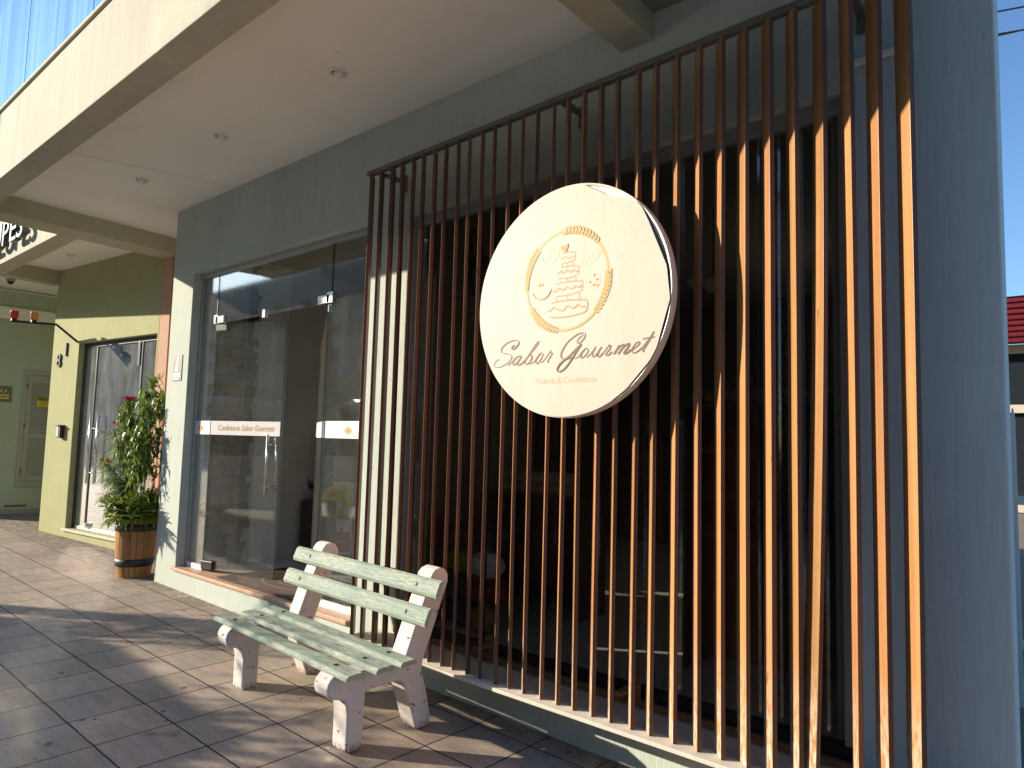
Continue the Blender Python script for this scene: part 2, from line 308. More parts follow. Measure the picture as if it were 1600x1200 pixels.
# ------------------------------------------------------------------ mesh helpers
col = sc.collection
class MB:
    def __init__(s): s.v = []; s.f = []; s.mi = []; s.X = Matrix.Identity(4); s.m = 0
    def pt(s, p): s.v.append(tuple(s.X @ Vector(p))); return len(s.v)-1
    def face(s, idx): s.f.append(idx); s.mi.append(s.m)
    def poly(s, pts): s.face([s.pt(p) for p in pts]); return s
    def box(s, x0, x1, y0, y1, z0, z1):
        i = [s.pt((x, y, z)) for z in (z0, z1) for y in (y0, y1) for x in (x0, x1)]
        for q in ((0, 2, 3, 1), (4, 5, 7, 6), (0, 1, 5, 4), (2, 6, 7, 3), (0, 4, 6, 2), (1, 3, 7, 5)): s.face([i[k] for k in q])
        return s
    def prism(s, poly, lo, hi, axis):
        """poly in the two other axes (in x,y,z order), extruded along axis"""
        def P(a, b, c): return {'x': (c, a, b), 'y': (a, c, b), 'z': (a, b, c)}[axis]
        A = [s.pt(P(a, b, lo)) for a, b in poly]; B = [s.pt(P(a, b, hi)) for a, b in poly]
        n = len(poly); s.face(A[::-1]); s.face(B)
        for i in range(n): s.face([A[i], A[(i+1) % n], B[(i+1) % n], B[i]])
        return s
    def wall(s, x0, x1, z0, z1, y0, y1, holes):
        """wall slab in the xz plane with rectangular holes, one closed mesh with reveals"""
        xs = sorted({x0, x1, *[h[0] for h in holes], *[h[1] for h in holes]}); zs = sorted({z0, z1, *[h[2] for h in holes], *[h[3] for h in holes]})
        inside = lambda a, b: any(h[0] <= a <= h[1] and h[2] <= b <= h[3] for h in holes)
        nx, nz = len(xs)-1, len(zs)-1
        solid = [[not inside((xs[i]+xs[i+1])/2, (zs[j]+zs[j+1])/2) for j in range(nz)] for i in range(nx)]
        F = {}; 
        def g(i, j, k):
            if (i, j, k) not in F: F[i, j, k] = s.pt((xs[i], (y0, y1)[k], zs[j]))
            return F[i, j, k]
        for i in range(nx):
            for j in range(nz):
                if not solid[i][j]: continue
                s.face([g(i, j, 0), g(i+1, j, 0), g(i+1, j+1, 0), g(i, j+1, 0)]); s.face([g(i, j, 1), g(i, j+1, 1), g(i+1, j+1, 1), g(i+1, j, 1)])
                for di, dj, a, b in ((-1, 0, (i, j), (i, j+1)), (1, 0, (i+1, j+1), (i+1, j)), (0, -1, (i+1, j), (i, j)), (0, 1, (i, j+1), (i+1, j+1))):
                    ii, jj = i+di, j+dj
                    if not (0 <= ii < nx and 0 <= jj < nz and solid[ii][jj]): s.face([g(*a, 0), g(*b, 0), g(*b, 1), g(*a, 1)])
        return s
    def tube(s, path, r, n=8, cap=True):
        P = [Vector(p) for p in path]; rs = r if isinstance(r, (list, tuple)) else [r]*len(P); rings = []
        for i, p in enumerate(P):
            d = (P[min(i+1, len(P)-1)]-P[max(i-1, 0)]).normalized()
            a = d.cross(Vector((0, 0, 1)) if abs(d.z) < .9 else Vector((1, 0, 0))).normalized(); b = d.cross(a)
            rings.append([s.pt(p+(a*math.cos(t)+b*math.sin(t))*rs[i]) for t in [2*math.pi*k/n for k in range(n)]])
        for A, B in zip(rings, rings[1:]):
            for k in range(n): s.face([A[k], A[(k+1) % n], B[(k+1) % n], B[k]])
        if cap: s.face(rings[0][::-1]); s.face(rings[-1])
        return s
    def lathe(s, prof, c=(0, 0, 0), n=32, caps=True):
        rings = [[s.pt((c[0]+r*math.cos(2*math.pi*k/n), c[1]+r*math.sin(2*math.pi*k/n), c[2]+z)) for k in range(n)] for r, z in prof]
        for A, B in zip(rings, rings[1:]):
            for k in range(n): s.face([A[k], A[(k+1) % n], B[(k+1) % n], B[k]])
        if caps: s.face(rings[0][::-1]); s.face(rings[-1])
        return s
    def blob(s, c, rx, ry, rz, n=10, m=6, jit=.12):
        ph = random.random()*9
        rings = []
        for i in range(1, m):
            t = math.pi*i/m; ring = []
            for k in range(n):
                a = 2*math.pi*k/n; q = 1+jit*math.sin(3*a+ph+i)+jit*.6*math.sin(5*a-ph*2+2*i)
                ring.append(s.pt((c[0]+rx*q*math.sin(t)*math.cos(a), c[1]+ry*q*math.sin(t)*math.sin(a), c[2]+rz*math.cos(t))))
            rings.append(ring)
        T = s.pt((c[0], c[1], c[2]+rz)); B = s.pt((c[0], c[1], c[2]-rz))
        for k in range(n): s.face([T, rings[0][k], rings[0][(k+1) % n]]); s.face([B, rings[-1][(k+1) % n], rings[-1][k]])
        for A, Q in zip(rings, rings[1:]):
            for k in range(n): s.face([A[k], Q[k], Q[(k+1) % n], A[(k+1) % n]])
        return s
    def ribbon(s, pts, wf, y):
        """flat stroke in the xz plane; wf(dx, dz) gives the half width"""
        n = len(pts); L = []; Rr = []
        for i, (x, z) in enumerate(pts):
            x0, z0 = pts[max(i-1, 0)]; x1, z1 = pts[min(i+1, n-1)]; dx, dz = x1-x0, z1-z0; l = math.hypot(dx, dz) or 1; h = wf(dx/l, dz/l)
            if i in (0, n-1): h *= .55
            L.append(s.pt((x-dz/l*h, y-2e-5*i, z+dx/l*h))); Rr.append(s.pt((x+dz/l*h, y-2e-5*i, z-dx/l*h)))
        for i in range(n-1): s.face([L[i], Rr[i], Rr[i+1], L[i+1]])
        return s
    def build(s, name, mats, parent=None, smooth=False, bevel=0, seg=2, org=None, **pr):
        me = bpy.data.meshes.new(name)
        vs = s.v if org is None else [tuple(Vector(p)-Vector(org)) for p in s.v]
        me.from_pydata(vs, [], s.f)
        for m in (mats if isinstance(mats, (list, tuple)) else [mats]): me.materials.append(M[m] if isinstance(m, str) else m)
        me.polygons.foreach_set('material_index', s.mi)
        me.validate(); 
        import bmesh
        b = bmesh.new(); b.from_mesh(me); bmesh.ops.recalc_face_normals(b, faces=b.faces); b.to_mesh(me); b.free()
        if smooth: me.polygons.foreach_set('use_smooth', [True]*len(me.polygons))
        me.update()
        o = bpy.data.objects.new(name, me); col.objects.link(o)
        if org is not None: o.location = org
        if parent: o.parent = parent
        if bevel:
            bv = o.modifiers.new('bevel', 'BEVEL'); bv.width = bevel; bv.segments = seg; bv.limit_method = 'ANGLE'; bv.angle_limit = R(35)
        for k, v in pr.items(): o[k] = v
        return o
def thing(name, label, cat, loc=(0, 0, 0), rz=0, group=None):
    o = bpy.data.objects.new(name, None); col.objects.link(o); o.location = loc; o.rotation_euler = (0, 0, rz); o.empty_display_size = .1
    o['label'] = label; o['category'] = cat
    if group: o['group'] = group
    return o
def dup(root, loc=None, label=None, rz=None):
    r = root.copy(); col.objects.link(r)
    if loc is not None: r.location = loc
    if rz is not None: r.rotation_euler = (0, 0, rz)
    if label: r['label'] = label
    for ch in root.children:
        c = ch.copy(); col.objects.link(c); c.parent = r
        for g in ch.children:
            d = g.copy(); col.objects.link(d); d.parent = c
    return r
def box(name, mat, b, parent=None, bevel=0, **pr): return MB().box(*b).build(name, mat, parent, bevel=bevel, **pr)
def smoothpts(p, k=5, closed=False):
    """Catmull-Rom through the points"""
    n = len(p); out = []
    for i in range(n if closed else n-1):
        P = [p[(i+j) % n] if closed else p[min(max(i+j, 0), n-1)] for j in (-1, 0, 1, 2)]
        for t in [q/k for q in range(k)]:
            out.append(tuple(.5*(2*b+(c-a)*t+(2*a-5*b+4*c-d)*t*t+(-a+3*b-3*c+d)*t**3) for a, b, c, d in zip(*P)))
    if not closed: out.append(tuple(p[-1]))
    return out
def text_mesh(name, s, size, mat, parent, M4, width=None, extrude=0, shear=0, **pr):
    cu = bpy.data.curves.new(name, 'FONT'); cu.body = s; cu.size = size; cu.extrude = extrude; cu.shear = shear; cu.resolution_u = 3
    t = bpy.data.objects.new(name, cu); col.objects.link(t); bpy.context.view_layer.update()
    me = bpy.data.meshes.new_from_object(t.evaluated_get(bpy.context.evaluated_depsgraph_get()))
    bpy.data.objects.remove(t); bpy.data.curves.remove(cu)
    if width:
        xs = [v.co.x for v in me.vertices]; k = width/(max(xs)-min(xs)); me.transform(Matrix.Scale(k, 4, (1, 0, 0)))
    me.transform(M4); me.materials.clear(); me.materials.append(M[mat]); me.name = name
    o = bpy.data.objects.new(name, me); col.objects.link(o)
    if parent: o.parent = parent
    for k, v in pr.items(): o[k] = v
    return o
FRONT = Matrix.Rotation(R(90), 4, 'X')          # text standing in the xz plane, read from the street
SLOPE = 0.0139
gz = lambda x: -SLOPE*x                          # the pavement climbs gently to the left

# ------------------------------------------------------------------ ground
def sheet(name, mat, x0, x1, y0, y1, dz, slope=True):
    b = MB(); b.poly([(x0, y0, gz(x0)*slope+dz), (x1, y0, gz(x1)*slope+dz), (x1, y1, gz(x1)*slope+dz), (x0, y1, gz(x0)*slope+dz)])
    return b.build(name, mat, kind='structure')
sheet('ground', 'ground', -400, 400, -400, 400, -.16)
sheet('street', 'asphalt', -120, 60, -9.5, -1.2, -.13)
b = MB()
X0, X1 = -40, 14
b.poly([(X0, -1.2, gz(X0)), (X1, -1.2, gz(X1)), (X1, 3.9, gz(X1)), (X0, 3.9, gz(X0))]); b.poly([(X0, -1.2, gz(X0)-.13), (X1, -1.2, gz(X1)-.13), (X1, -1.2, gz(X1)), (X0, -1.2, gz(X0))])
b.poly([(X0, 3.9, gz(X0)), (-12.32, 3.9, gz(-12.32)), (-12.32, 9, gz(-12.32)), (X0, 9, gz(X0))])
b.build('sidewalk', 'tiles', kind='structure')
sheet('far_pavement', 'concrete', -120, 60, -12.5, -9.5, -.02)

# ------------------------------------------------------------------ the bakery building
W = 3.29                                         # plane of the street wall
bak = thing('bakery_building', 'sage green bakery building with cream overhang, glass entrance and slatted shop window', 'building', (-4, 3.4, .05))
def P(mb, name, mat, bevel=0, parent=None, **k):
    """a part of the bakery, built in world coordinates"""
    o = mb.build(name, mat, bevel=bevel, **k); par = parent or bak; o.parent = par
    mw = Matrix.Translation(bak.location) if par is bak else Matrix.Translation(bak.location)
    o.matrix_parent_inverse = mw.inverted() if par is bak else Matrix.Identity(4)
    return o
P(MB().wall(-7.84, -.861, -.05, 4.9, W, W+.13, [(-7.345, -4.385, .318, 3.38), (-3.885, -.88, .35, 3.335)]), 'front_wall', ['sage'], bevel=.006)
P(MB().box(-.8605, -.313, W, W+.13, -.05, 4.9), 'corner_column', 'column', bevel=.008)
P(MB().box(-7.84, -7.17, W+.131, 9, -.05, 4.9), 'side_wall', 'warm_wall')
P(MB().box(-.98, -.86, W+.13, 9, -.1, 4.9), 'side_wall', 'sage')
# door sill and shelf ledge
P(MB().box(-7.40, -4.40, W-.03, W+.3, .29, .325), 'door_sill', 'terracotta', bevel=.006)
P(MB().box(-4.06, -.42, 2.975, W-.002, .315, .335), 'ledge', 'ledge', bevel=.004)
P(MB().box(-3.88, -.86, W-.012, W+.02, .345, .372), 'window_sill', 'rust', bevel=.003)
# overhang: fascia, soffit, cross beams, capping, upper glazing
P(MB().box(-9.12, -.33, 1.587, 1.786, 3.94, 4.60), 'fascia', 'cream', bevel=.006)
P(MB().box(-9.14, -.33, 1.565, 1.80, 4.603, 4.635), 'fascia_capping', 'beam', bevel=.006)
P(MB().prism([(-9.2, 1.79), (-.33, 1.79), (-.33, W-.002), (-7.842, W-.002), (-7.842, 4.2), (-9.3, 4.2)], 4.14, 4.2, 'z'), 'canopy_ceiling', 'ceiling')
xb = MB().prism([(-8.72, 1.788), (-8.90, 3.80), (-9.30, 3.80), (-9.12, 1.788)], 3.94, 4.16, 'z'); P(xb, 'cross_beam', 'beam', bevel=.006)
P(MB().box(-2.08, -1.87, 1.788, W-.002, 3.943, 4.16), 'cross_beam', 'beam', bevel=.006)
P(MB().box(-1.868, -.34, 1.79, W-.004, 4.10, 4.137), 'soffit_board', 'dark_soffit')
seam = MB().prism([(-6.98, 1.80), (-6.965, 1.80), (-6.49, 3.28), (-6.505, 3.28)], 4.134, 4.142, 'z'); P(seam, 'ceiling_seam', 'ceiling')
up = MB()
for x0, x1 in ((-9.1, -7.35), (-7.33, -5.65), (-5.63, -3.9), (-3.88, -2.1), (-2.08, -.96)): up.box(x0, x1, 1.66, 1.68, 4.69, 8.2)
P(up, 'upper_glazing', 'blue_glass')
P(MB().box(-9.12, -.94, 1.62, 1.70, 4.637, 4.688), 'upper_window_frame', 'white_paint', bevel=.004)
P(MB().box(-9.12, -.94, 1.66, 8.9, 8.205, 8.6), 'roof_slab', 'cream')
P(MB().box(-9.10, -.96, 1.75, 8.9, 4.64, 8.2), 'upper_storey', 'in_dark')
# entrance: head frame, fixed panes, transom, two open leaves
EY = 3.40
P(MB().box(-7.345, -4.385, EY-.035, EY+.02, 3.335, 3.379), 'door_head_frame', 'alu_dull', bevel=.003)
P(MB().box(-7.344, -7.315, EY-.02, EY+.02, .326, 3.334), 'jamb_channel', 'alu_dull')
P(MB().box(-7.314, -6.985, EY-.012, EY+.016, .326, .375), 'bottom_channel', 'white_paint')
P(MB().box(-4.98, -4.386, EY-.012, EY+.016, .326, .375), 'bottom_channel', 'white_paint')
def pane(name, x0, x1, z0, z1): 
    o = P(MB().box(x0, x1, EY-.004, EY+.004, z0, z1), name, 'glass'); return o
pl_ = pane('fixed_pane', -7.313, -6.992, .376, 3.334); pr_ = pane('fixed_pane', -4.975, -4.387, .376, 3.334)
pt_ = pane('transom_pane', -6.986, -4.981, 2.825, 3.334)
def sub(mb, name, mat, par, bevel=0, **k):
    o = mb.build(name, mat, bevel=bevel, **k); o.parent = par; o.matrix_parent_inverse = Matrix.Identity(4)
    return o
def wheat(mb, cx, cz, s, y):
    for i, (dx, dz, a) in enumerate(((0, .0, 90), (-.28, -.1, 112), (.28, -.1, 68), (-.5, -.35, 128), (.5, -.35, 52))):
        ax, az = math.cos(R(a)), math.sin(R(a)); px, pz = cx+dx*s*.8, cz+dz*s-.3*s
        mb.poly([(px, y, pz), (px-az*.2*s+ax*.5*s, y, pz+ax*.2*s+az*.5*s), (px+ax*1.05*s, y, pz+az*1.05*s), (px+az*.2*s+ax*.5*s, y, pz-ax*.2*s+az*.5*s)])
    mb.poly([(cx-.45*s, y, cz-.32*s), (cx, y, cz-.15*s), (cx+.45*s, y, cz-.32*s), (cx+.2*s, y, cz-.75*s), (cx-.2*s, y, cz-.75*s)])
for p_, x0, x1, lx in ((pl_, -7.313, -6.992, -7.19), (pr_, -4.975, -4.387, -4.66)):
    o = sub(MB().box(x0, x1, EY-.008, EY-.005, 1.685, 1.825), 'white_band', 'frost', p_)
    q = MB(); wheat(q, lx, 1.755, .05, EY-.0105); sub(q, 'wheat_emblem', 'gold', p_)
# glass joints read as thin dark lines
for x in (-6.989, -4.978): P(MB().box(x-.0035, x+.0035, EY-.007, EY+.007, 2.80, 3.334), 'glass_joint', 'black')
for hx, s in ((-6.985, 1), (-4.985, -1)):
    f = MB().box(hx-.045, hx+.045, EY-.022, EY+.022, 2.82, 2.92).box(hx if s > 0 else hx-.17, hx+.17 if s > 0 else hx, EY-.022, EY+.022, 2.822, 2.90)
    P(f, 'patch_fitting', 'chrome', bevel=.006)
P(MB().box(-6.07, -6.02, EY-.02, EY+.02, 2.80, 2.88), 'stop_clip', 'white_paint', bevel=.004)
def leaf_door(hx, ang, s):
    e = MB().box(0, .965*s, -.005, .005, .345, 2.815) if s > 0 else MB().box(.965*s, 0, -.005, .005, .345, 2.815)
    e.mi = [0]*len(e.f)
    o = P(e, 'glass_door', ['glass', 'glass_edge'])
    o.matrix_parent_inverse = Matrix.Translation(bak.location).inverted(); o.location = (hx, EY, 0); o.rotation_euler = (0, 0, ang)
    for i, f in enumerate(o.data.polygons):
        if abs(f.normal.x) > .9 or abs(f.normal.z) > .9: f.material_index = 1
    lo, hi = min(0, .965*s), max(0, .965*s)
    sub(MB().box(lo+.004, hi-.004, -.0095, -.0055, 1.685, 1.825), 'white_band', 'frost', o)
    sub(MB().box(min(0, .16*s), max(0, .16*s), -.03, .03, .345, .43), 'hinge', 'dark_metal', o, bevel=.008)
    sub(MB().box(min(0, .16*s), max(0, .16*s), -.02, .02, 2.745, 2.815), 'hinge', 'chrome', o, bevel=.008)
    if s < 0: return o
    h = MB()
    for yy in (-.06, .06): h.tube([(.86*s, yy, 1.13), (.86*s, yy, 1.70)], .0125, 10)
    for zz in (1.21, 1.60): h.tube([(.86*s, -.06, zz), (.86*s, .06, zz)], .008, 8)
    sub(h, 'handle', 'chrome', o, smooth=True)
    return o
dl = leaf_door(-6.98, R(13.6), 1); dr = leaf_door(-4.99, R(-30), -1)
text_mesh('band_lettering', 'Confeitaria Sabor Gourmet', .085, 'tan_print', dl, Matrix.Translation((.10, -.0115, 1.73)) @ FRONT, width=.78, shear=.35)
# shop window behind the slats
WY = 3.372
fr = MB().box(-3.885, -.881, WY-.03, WY+.03, 3.262, 3.334).box(-3.884, -3.83, WY-.03, WY+.03, .421, 3.261).box(-.93, -.882, WY-.03, WY+.03, .421, 3.261)
win = P(fr, 'window', 'alu_dull', bevel=.003); sub(MB().box(-3.884, -.882, WY-.03, WY+.03, .373, .420), 'bottom_rail', 'black', win)
sub(MB().box(-3.829, -.931, WY-.004, WY+.004, .421, 3.261), 'pane', 'dark_glass', win)
for x in (-3.10, -2.38, -1.65): sub(MB().box(x-.004, x+.004, WY-.007, WY+.007, .421, 3.261), 'glass_joint', 'black', win)
P(MB().tube([(-.855, W-.018, 3.44), (-.62, W-.018, 3.446)], .018, 8), 'conduit', 'white_paint')
# interior shell
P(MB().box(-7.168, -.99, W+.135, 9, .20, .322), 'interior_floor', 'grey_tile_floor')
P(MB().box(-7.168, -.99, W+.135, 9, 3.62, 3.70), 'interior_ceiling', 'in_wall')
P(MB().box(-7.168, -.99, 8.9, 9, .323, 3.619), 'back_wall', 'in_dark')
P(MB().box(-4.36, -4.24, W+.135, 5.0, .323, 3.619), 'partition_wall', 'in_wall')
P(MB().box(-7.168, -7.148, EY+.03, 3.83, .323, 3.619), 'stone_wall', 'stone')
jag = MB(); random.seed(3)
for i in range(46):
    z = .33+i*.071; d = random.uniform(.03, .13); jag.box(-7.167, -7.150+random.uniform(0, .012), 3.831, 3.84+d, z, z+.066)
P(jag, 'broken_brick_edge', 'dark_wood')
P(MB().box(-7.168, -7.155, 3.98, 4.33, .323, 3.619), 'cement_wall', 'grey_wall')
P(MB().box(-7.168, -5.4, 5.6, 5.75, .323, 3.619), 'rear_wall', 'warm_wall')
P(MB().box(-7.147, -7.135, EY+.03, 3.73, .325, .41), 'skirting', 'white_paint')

# ceiling lights
def ceil_light(x, y, label):
    t = thing('ceiling_light', label, 'ceiling light', (x, y, 4.14), 0, 'swivel spotlights set in the canopy ceiling')
    MB().lathe([(.045, -.001), (.066, -.001), (.066, -.006), (.045, -.008)], n=28, caps=False).build('trim_ring', 'white_paint', t, smooth=True)
    g = MB().blob((0.008, 0, -.016), .036, .036, .036, 16, 8, 0); g.build('swivel_bulb', 'white_paint', t, smooth=True)
    MB().lathe([(.064, -.0005), (.0, -.0005)], n=24, caps=False).build('recess', 'dark_soffit', t)
    return t
c0 = ceil_light(-3.876, 2.608, 'round ceiling spotlight nearest the big round sign')
dup(c0, (-5.489, 2.604, 4.14), 'round ceiling spotlight above the glass entrance, between two others')
dup(c0, (-7.104, 2.609, 4.14), 'round ceiling spotlight just beside the dark cross beam, left end of the row')
t = dup(c0, (-11.02, 3.20, 4.14), 'small round spotlight in the ceiling before the lime green shop')

# ------------------------------------------------------------------ slat screen
scr = thing('slat_screen', 'screen of varnished upright wooden slats fixed before the dark shop window', 'slat screen', (-2.3, 3.05, .335))
def S(mb, name, mat, parent=None, bevel=0, **k):
    o = mb.build(name, mat, parent or scr, bevel=bevel, **k); o.matrix_parent_inverse = Matrix.Translation(scr.location).inverted() if not parent else Matrix.Identity(4); return o
S(MB().prism([(-4.075, 3.60), (-.47, 3.668), (-.47, 3.70), (-4.075, 3.632)], 3.03, 3.075, 'y'), 'top_rail', 'rail', bevel=.003)
SX = [-4.025, -3.911, -3.794, -3.684, -3.563, -3.463, -3.353, -3.244, -3.131, -3.029, -2.917, -2.814, -2.695, -2.587, -2.476, -2.357, -2.254, -2.144, -2.033, -1.927, -1.804, -1.700, -1.582, -1.464, -1.351, -1.238, -1.128, -1.019, -.898, -.792, -.684, -.572]
random.seed(11)
base_slat = None
for i, x in enumerate(SX):
    ang = 48.5+random.uniform(-2.5, 2.5); 
    top = 3.602+(x+4.02)*.0185; a, bb = .097+random.uniform(-.004, .003), .020+random.uniform(-.002, .002)
    dxb = random.uniform(-.006, .006); bow = random.uniform(-.006, .006)
    if i == 28: dxb = -.055; bow = .018
    if i == 29: ang = 52
    if i == 13: ang = 47
    m = MB(); N = 12; rings = []
    for k in range(N+1):
        t = k/N; z = .336+(top-.336)*t; ox = dxb*(1-t)+bow*math.sin(math.pi*t); tw = {28: -16, 29: 12}.get(i, (i*37 % 7-3)*.6)*(1-t)**1.5
        th = R(ang+tw)
        F = (x+ox, 3.02+random.uniform(-.0006, .0006)); A = (-a*math.cos(th), a*math.sin(th)); B = (bb*math.sin(th), bb*math.cos(th)); yy = F[1]
        rings.append([m.pt((F[0], yy, z)), m.pt((F[0]+A[0], yy+A[1], z)), m.pt((F[0]+A[0]+B[0], yy+A[1]+B[1], z)), m.pt((F[0]+B[0], yy+B[1], z))])
    for p0, p1 in zip(rings, rings[1:]):
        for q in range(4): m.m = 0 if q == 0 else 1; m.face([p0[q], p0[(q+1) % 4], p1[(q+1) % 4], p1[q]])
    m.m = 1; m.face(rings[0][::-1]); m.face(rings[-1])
    S(m, 'slat', ['slat', 'slat_shaded'], bevel=.002)
for x, z in ((-3.95, 3.61), (-2.34, 3.66), (-.80, 3.67)):
    br = MB().box(x-.02, x+.02, 3.10, W-.012, z-.02, z).box(x-.025, x+.025, W-.012, W-.001, z-.09, z+.04); S(br, 'wall_bracket', 'rail')
for x in (-2.95, -1.93):
    br = MB().box(x-.02, x+.02, 3.10, W-.012, .44, .46).box(x-.025, x+.025, W-.012, W-.001, .37, .50); S(br, 'floor_bracket', 'rust')

# ------------------------------------------------------------------ round sign
SY = 2.86; sg = thing('round_sign', 'big round cream bakery sign with cake emblem, peeling at its right rim', 'sign', (-2.124, SY, 2.432))
rim = MB(); rr = .607
for n_, (r, y) in enumerate(((rr, .0), (rr, .075), (rr-.006, .085))): pass
def ring(mb, r, y, n=96): return [mb.pt((r*math.cos(2*math.pi*k/n), y, r*math.sin(2*math.pi*k/n))) for k in range(n)]
def joinr(mb, A, B):
    n = len(A)
    for k in range(n): mb.face([A[k], A[(k+1) % n], B[(k+1) % n], B[k]])
Rg = [ring(rim, rr-.012, .006), ring(rim, rr, .0), ring(rim, rr, .055), ring(rim, rr-.012, .055)]
for A, B in zip(Rg, Rg[1:]): joinr(rim, A, B)
rim.build('rim', 'sign_rim', sg, smooth=True, bevel=.002)
bk = MB(); A = ring(bk, rr-.011, .012); bk.face(A); B = ring(bk, rr-.011, .053); bk.face(B); bk.build('backing_board', 'sign_rim', sg)
# the printed skin: it has shrunk away from the rim on the right
face_pts = []
edge = [(97, 593), (232, 514), (420, 437), (432, 430), (481, 332), (581, 96), (599, -60), (523, -314), (373, -470), (251, -553)]
ea = [(math.degrees(math.atan2(z, x)), math.hypot(x, z)/1000) for x, z in edge]
for k in range(180):
    a = 90-2*k if 90-2*k > -180 else 450-2*k
    a = ((a+180) % 360)-180; r = .602
    for (a1, r1), (a0, r0) in zip(ea, ea[1:]):
        if a0 <= a <= a1:
            x1, z1, x0, z0 = r1*math.cos(R(a1)), r1*math.sin(R(a1)), r0*math.cos(R(a0)), r0*math.sin(R(a0))
            # chord between the two edge points at this bearing
            dx, dz = x0-x1, z0-z1; ca, sa = math.cos(R(a)), math.sin(R(a)); den = dx*sa-dz*ca
            if abs(den) > 1e-6: r = min(.602, abs((x1*dz-z1*dx)/(-den)))
    face_pts.append((r*math.cos(R(a)), r*math.sin(R(a))))
fm = MB(); n = len(face_pts)
C0 = fm.pt((0, 0, 0)); Fr = [fm.pt((x*.8, 0, z*.8)) for x, z in face_pts]; Fo = [fm.pt((x, 0, z)) for x, z in face_pts]; Fb = [fm.pt((x*.992, .022 if math.hypot(x, z) < .6 else .008, z*.992)) for x, z in face_pts]
for k in range(n):
    j = (k+1) % n; fm.face([C0, Fr[k], Fr[j]]); fm.face([Fr[k], Fo[k], Fo[j], Fr[j]]); fm.face([Fo[k], Fb[k], Fb[j], Fo[j]])
o = fm.build('printed_face', 'sign_face', sg); o.location = (0, -.004, 0)
# wrinkled dark fold where the skin pulled off
fold = MB()
def strip(angs, r0, r1, y0, y1):
    Q = []
    for i, a in enumerate(angs):
        t = i/(len(angs)-1); k = math.sin(math.pi*t)
        Q.append((fold.pt((r0(a)*math.cos(R(a)), y0, r0(a)*math.sin(R(a)))), fold.pt(((r0(a)+(r1-r0(a))*k)*math.cos(R(a)), y1, (r0(a)+(r1-r0(a))*k)*math.sin(R(a))))))
    for (a, b_), (c, d) in zip(Q, Q[1:]): fold.face([a, b_, d, c])
def redge(a):
    best = min(range(n), key=lambda k: abs(((math.degrees(math.atan2(face_pts[k][1], face_pts[k][0]))-a+180) % 360)-180)); return math.hypot(*face_pts[best])
strip(list(range(-60, 42, 3)), redge, .592, -.002, .010)
fold.build('torn_fold', 'dark_metal', sg)
PY = -.0044
wf_script = lambda dx, dz: .0017+.0026*abs(dx*.55+dz*.83)
SCRIPT_LINES = [
[(-440,-283),(-461,-291),(-478,-308),(-472,-324),(-450,-329),(-418,-323),(-376,-306),(-354,-283),(-354,-267),(-378,-258),(-415,-252),(-429,-239),(-421,-218),(-385,-196),(-343,-186),(-311,-189),(-304,-202),(-315,-218),(-337,-233),(-351,-233),(-351,-221),(-333,-212)],
[(-378,-324),(-353,-307),(-331,-287),(-308,-275),(-286,-274),(-313,-280),(-335,-298),(-341,-315),(-332,-321),(-307,-303),(-281,-276),(-301,-300),(-311,-316),(-304,-324),(-286,-318),(-262,-302)],
[(-262,-302),(-236,-276),(-211,-246),(-181,-214),(-166,-203),(-166,-210),(-185,-234),(-219,-263),(-245,-289),(-258,-309),(-253,-319),(-235,-319),(-214,-297),(-210,-281),(-219,-271),(-232,-276)],
[(-224,-321),(-200,-315),(-175,-289),(-154,-270),(-141,-268),(-136,-278),(-149,-301),(-169,-320),(-180,-320),(-183,-306),(-170,-286),(-154,-270)],
[(-148,-320),(-123,-303),(-94,-271),(-84,-258),(-84,-270),(-73,-272),(-81,-285),(-97,-304),(-103,-317),(-95,-319)],
[(120,-192),(100,-203),(85,-220),(88,-232),(105,-227),(127,-207),(131,-189),(118,-182),(91,-184),(56,-200),(20,-225),(-6,-257),(-17,-282),(-12,-301),(4,-307),(31,-296),(66,-269),(108,-237),(84,-266),(58,-301),(28,-337),(1,-361),(-26,-371),(-38,-365),(-36,-348),(-18,-327),(9,-310),(36,-302),(63,-302)],
[(72,-309),(94,-300),(115,-276),(137,-262),(150,-265),(150,-278),(133,-298),(114,-308),(107,-301),(115,-279),(133,-264)],
[(142,-308),(168,-290),(197,-257),(180,-283),(177,-303),(189,-305),(210,-285),(231,-260),(214,-282),(206,-303),(219,-307),(240,-291)],
[(240,-291),(264,-267),(275,-252),(273,-259),(285,-258),(277,-275),(257,-295),(259,-304),(273,-302),(290,-287)],
[(298,-303),(314,-281),(332,-258),(316,-285),(308,-300),(316,-285),(338,-265),(358,-256),(350,-273),(327,-301),(334,-290),(362,-264),(386,-253),(382,-268),(363,-291),(359,-302),(375,-299),(394,-283)],
[(400,-287),(425,-275),(443,-259),(441,-250),(425,-256),(406,-277),(402,-294),(414,-302),(437,-293),(460,-277)],
[(460,-277),(490,-245),(520,-207),(494,-249),(468,-285),(461,-296),(470,-298)],
[(458,-239),(490,-235),(524,-233)],
]
sm = MB()
for i, L in enumerate(SCRIPT_LINES): sm.ribbon(smoothpts([(x/1000, z/1000) for x, z in L], 6), wf_script, PY)
sm.build('script_lettering', 'brown_print', sg)
text_mesh('small_lettering', 'Padaria & Confeitaria', .045, 'tan_print', sg, Matrix.Translation((-.184, PY, -.430)) @ FRONT, width=.385)
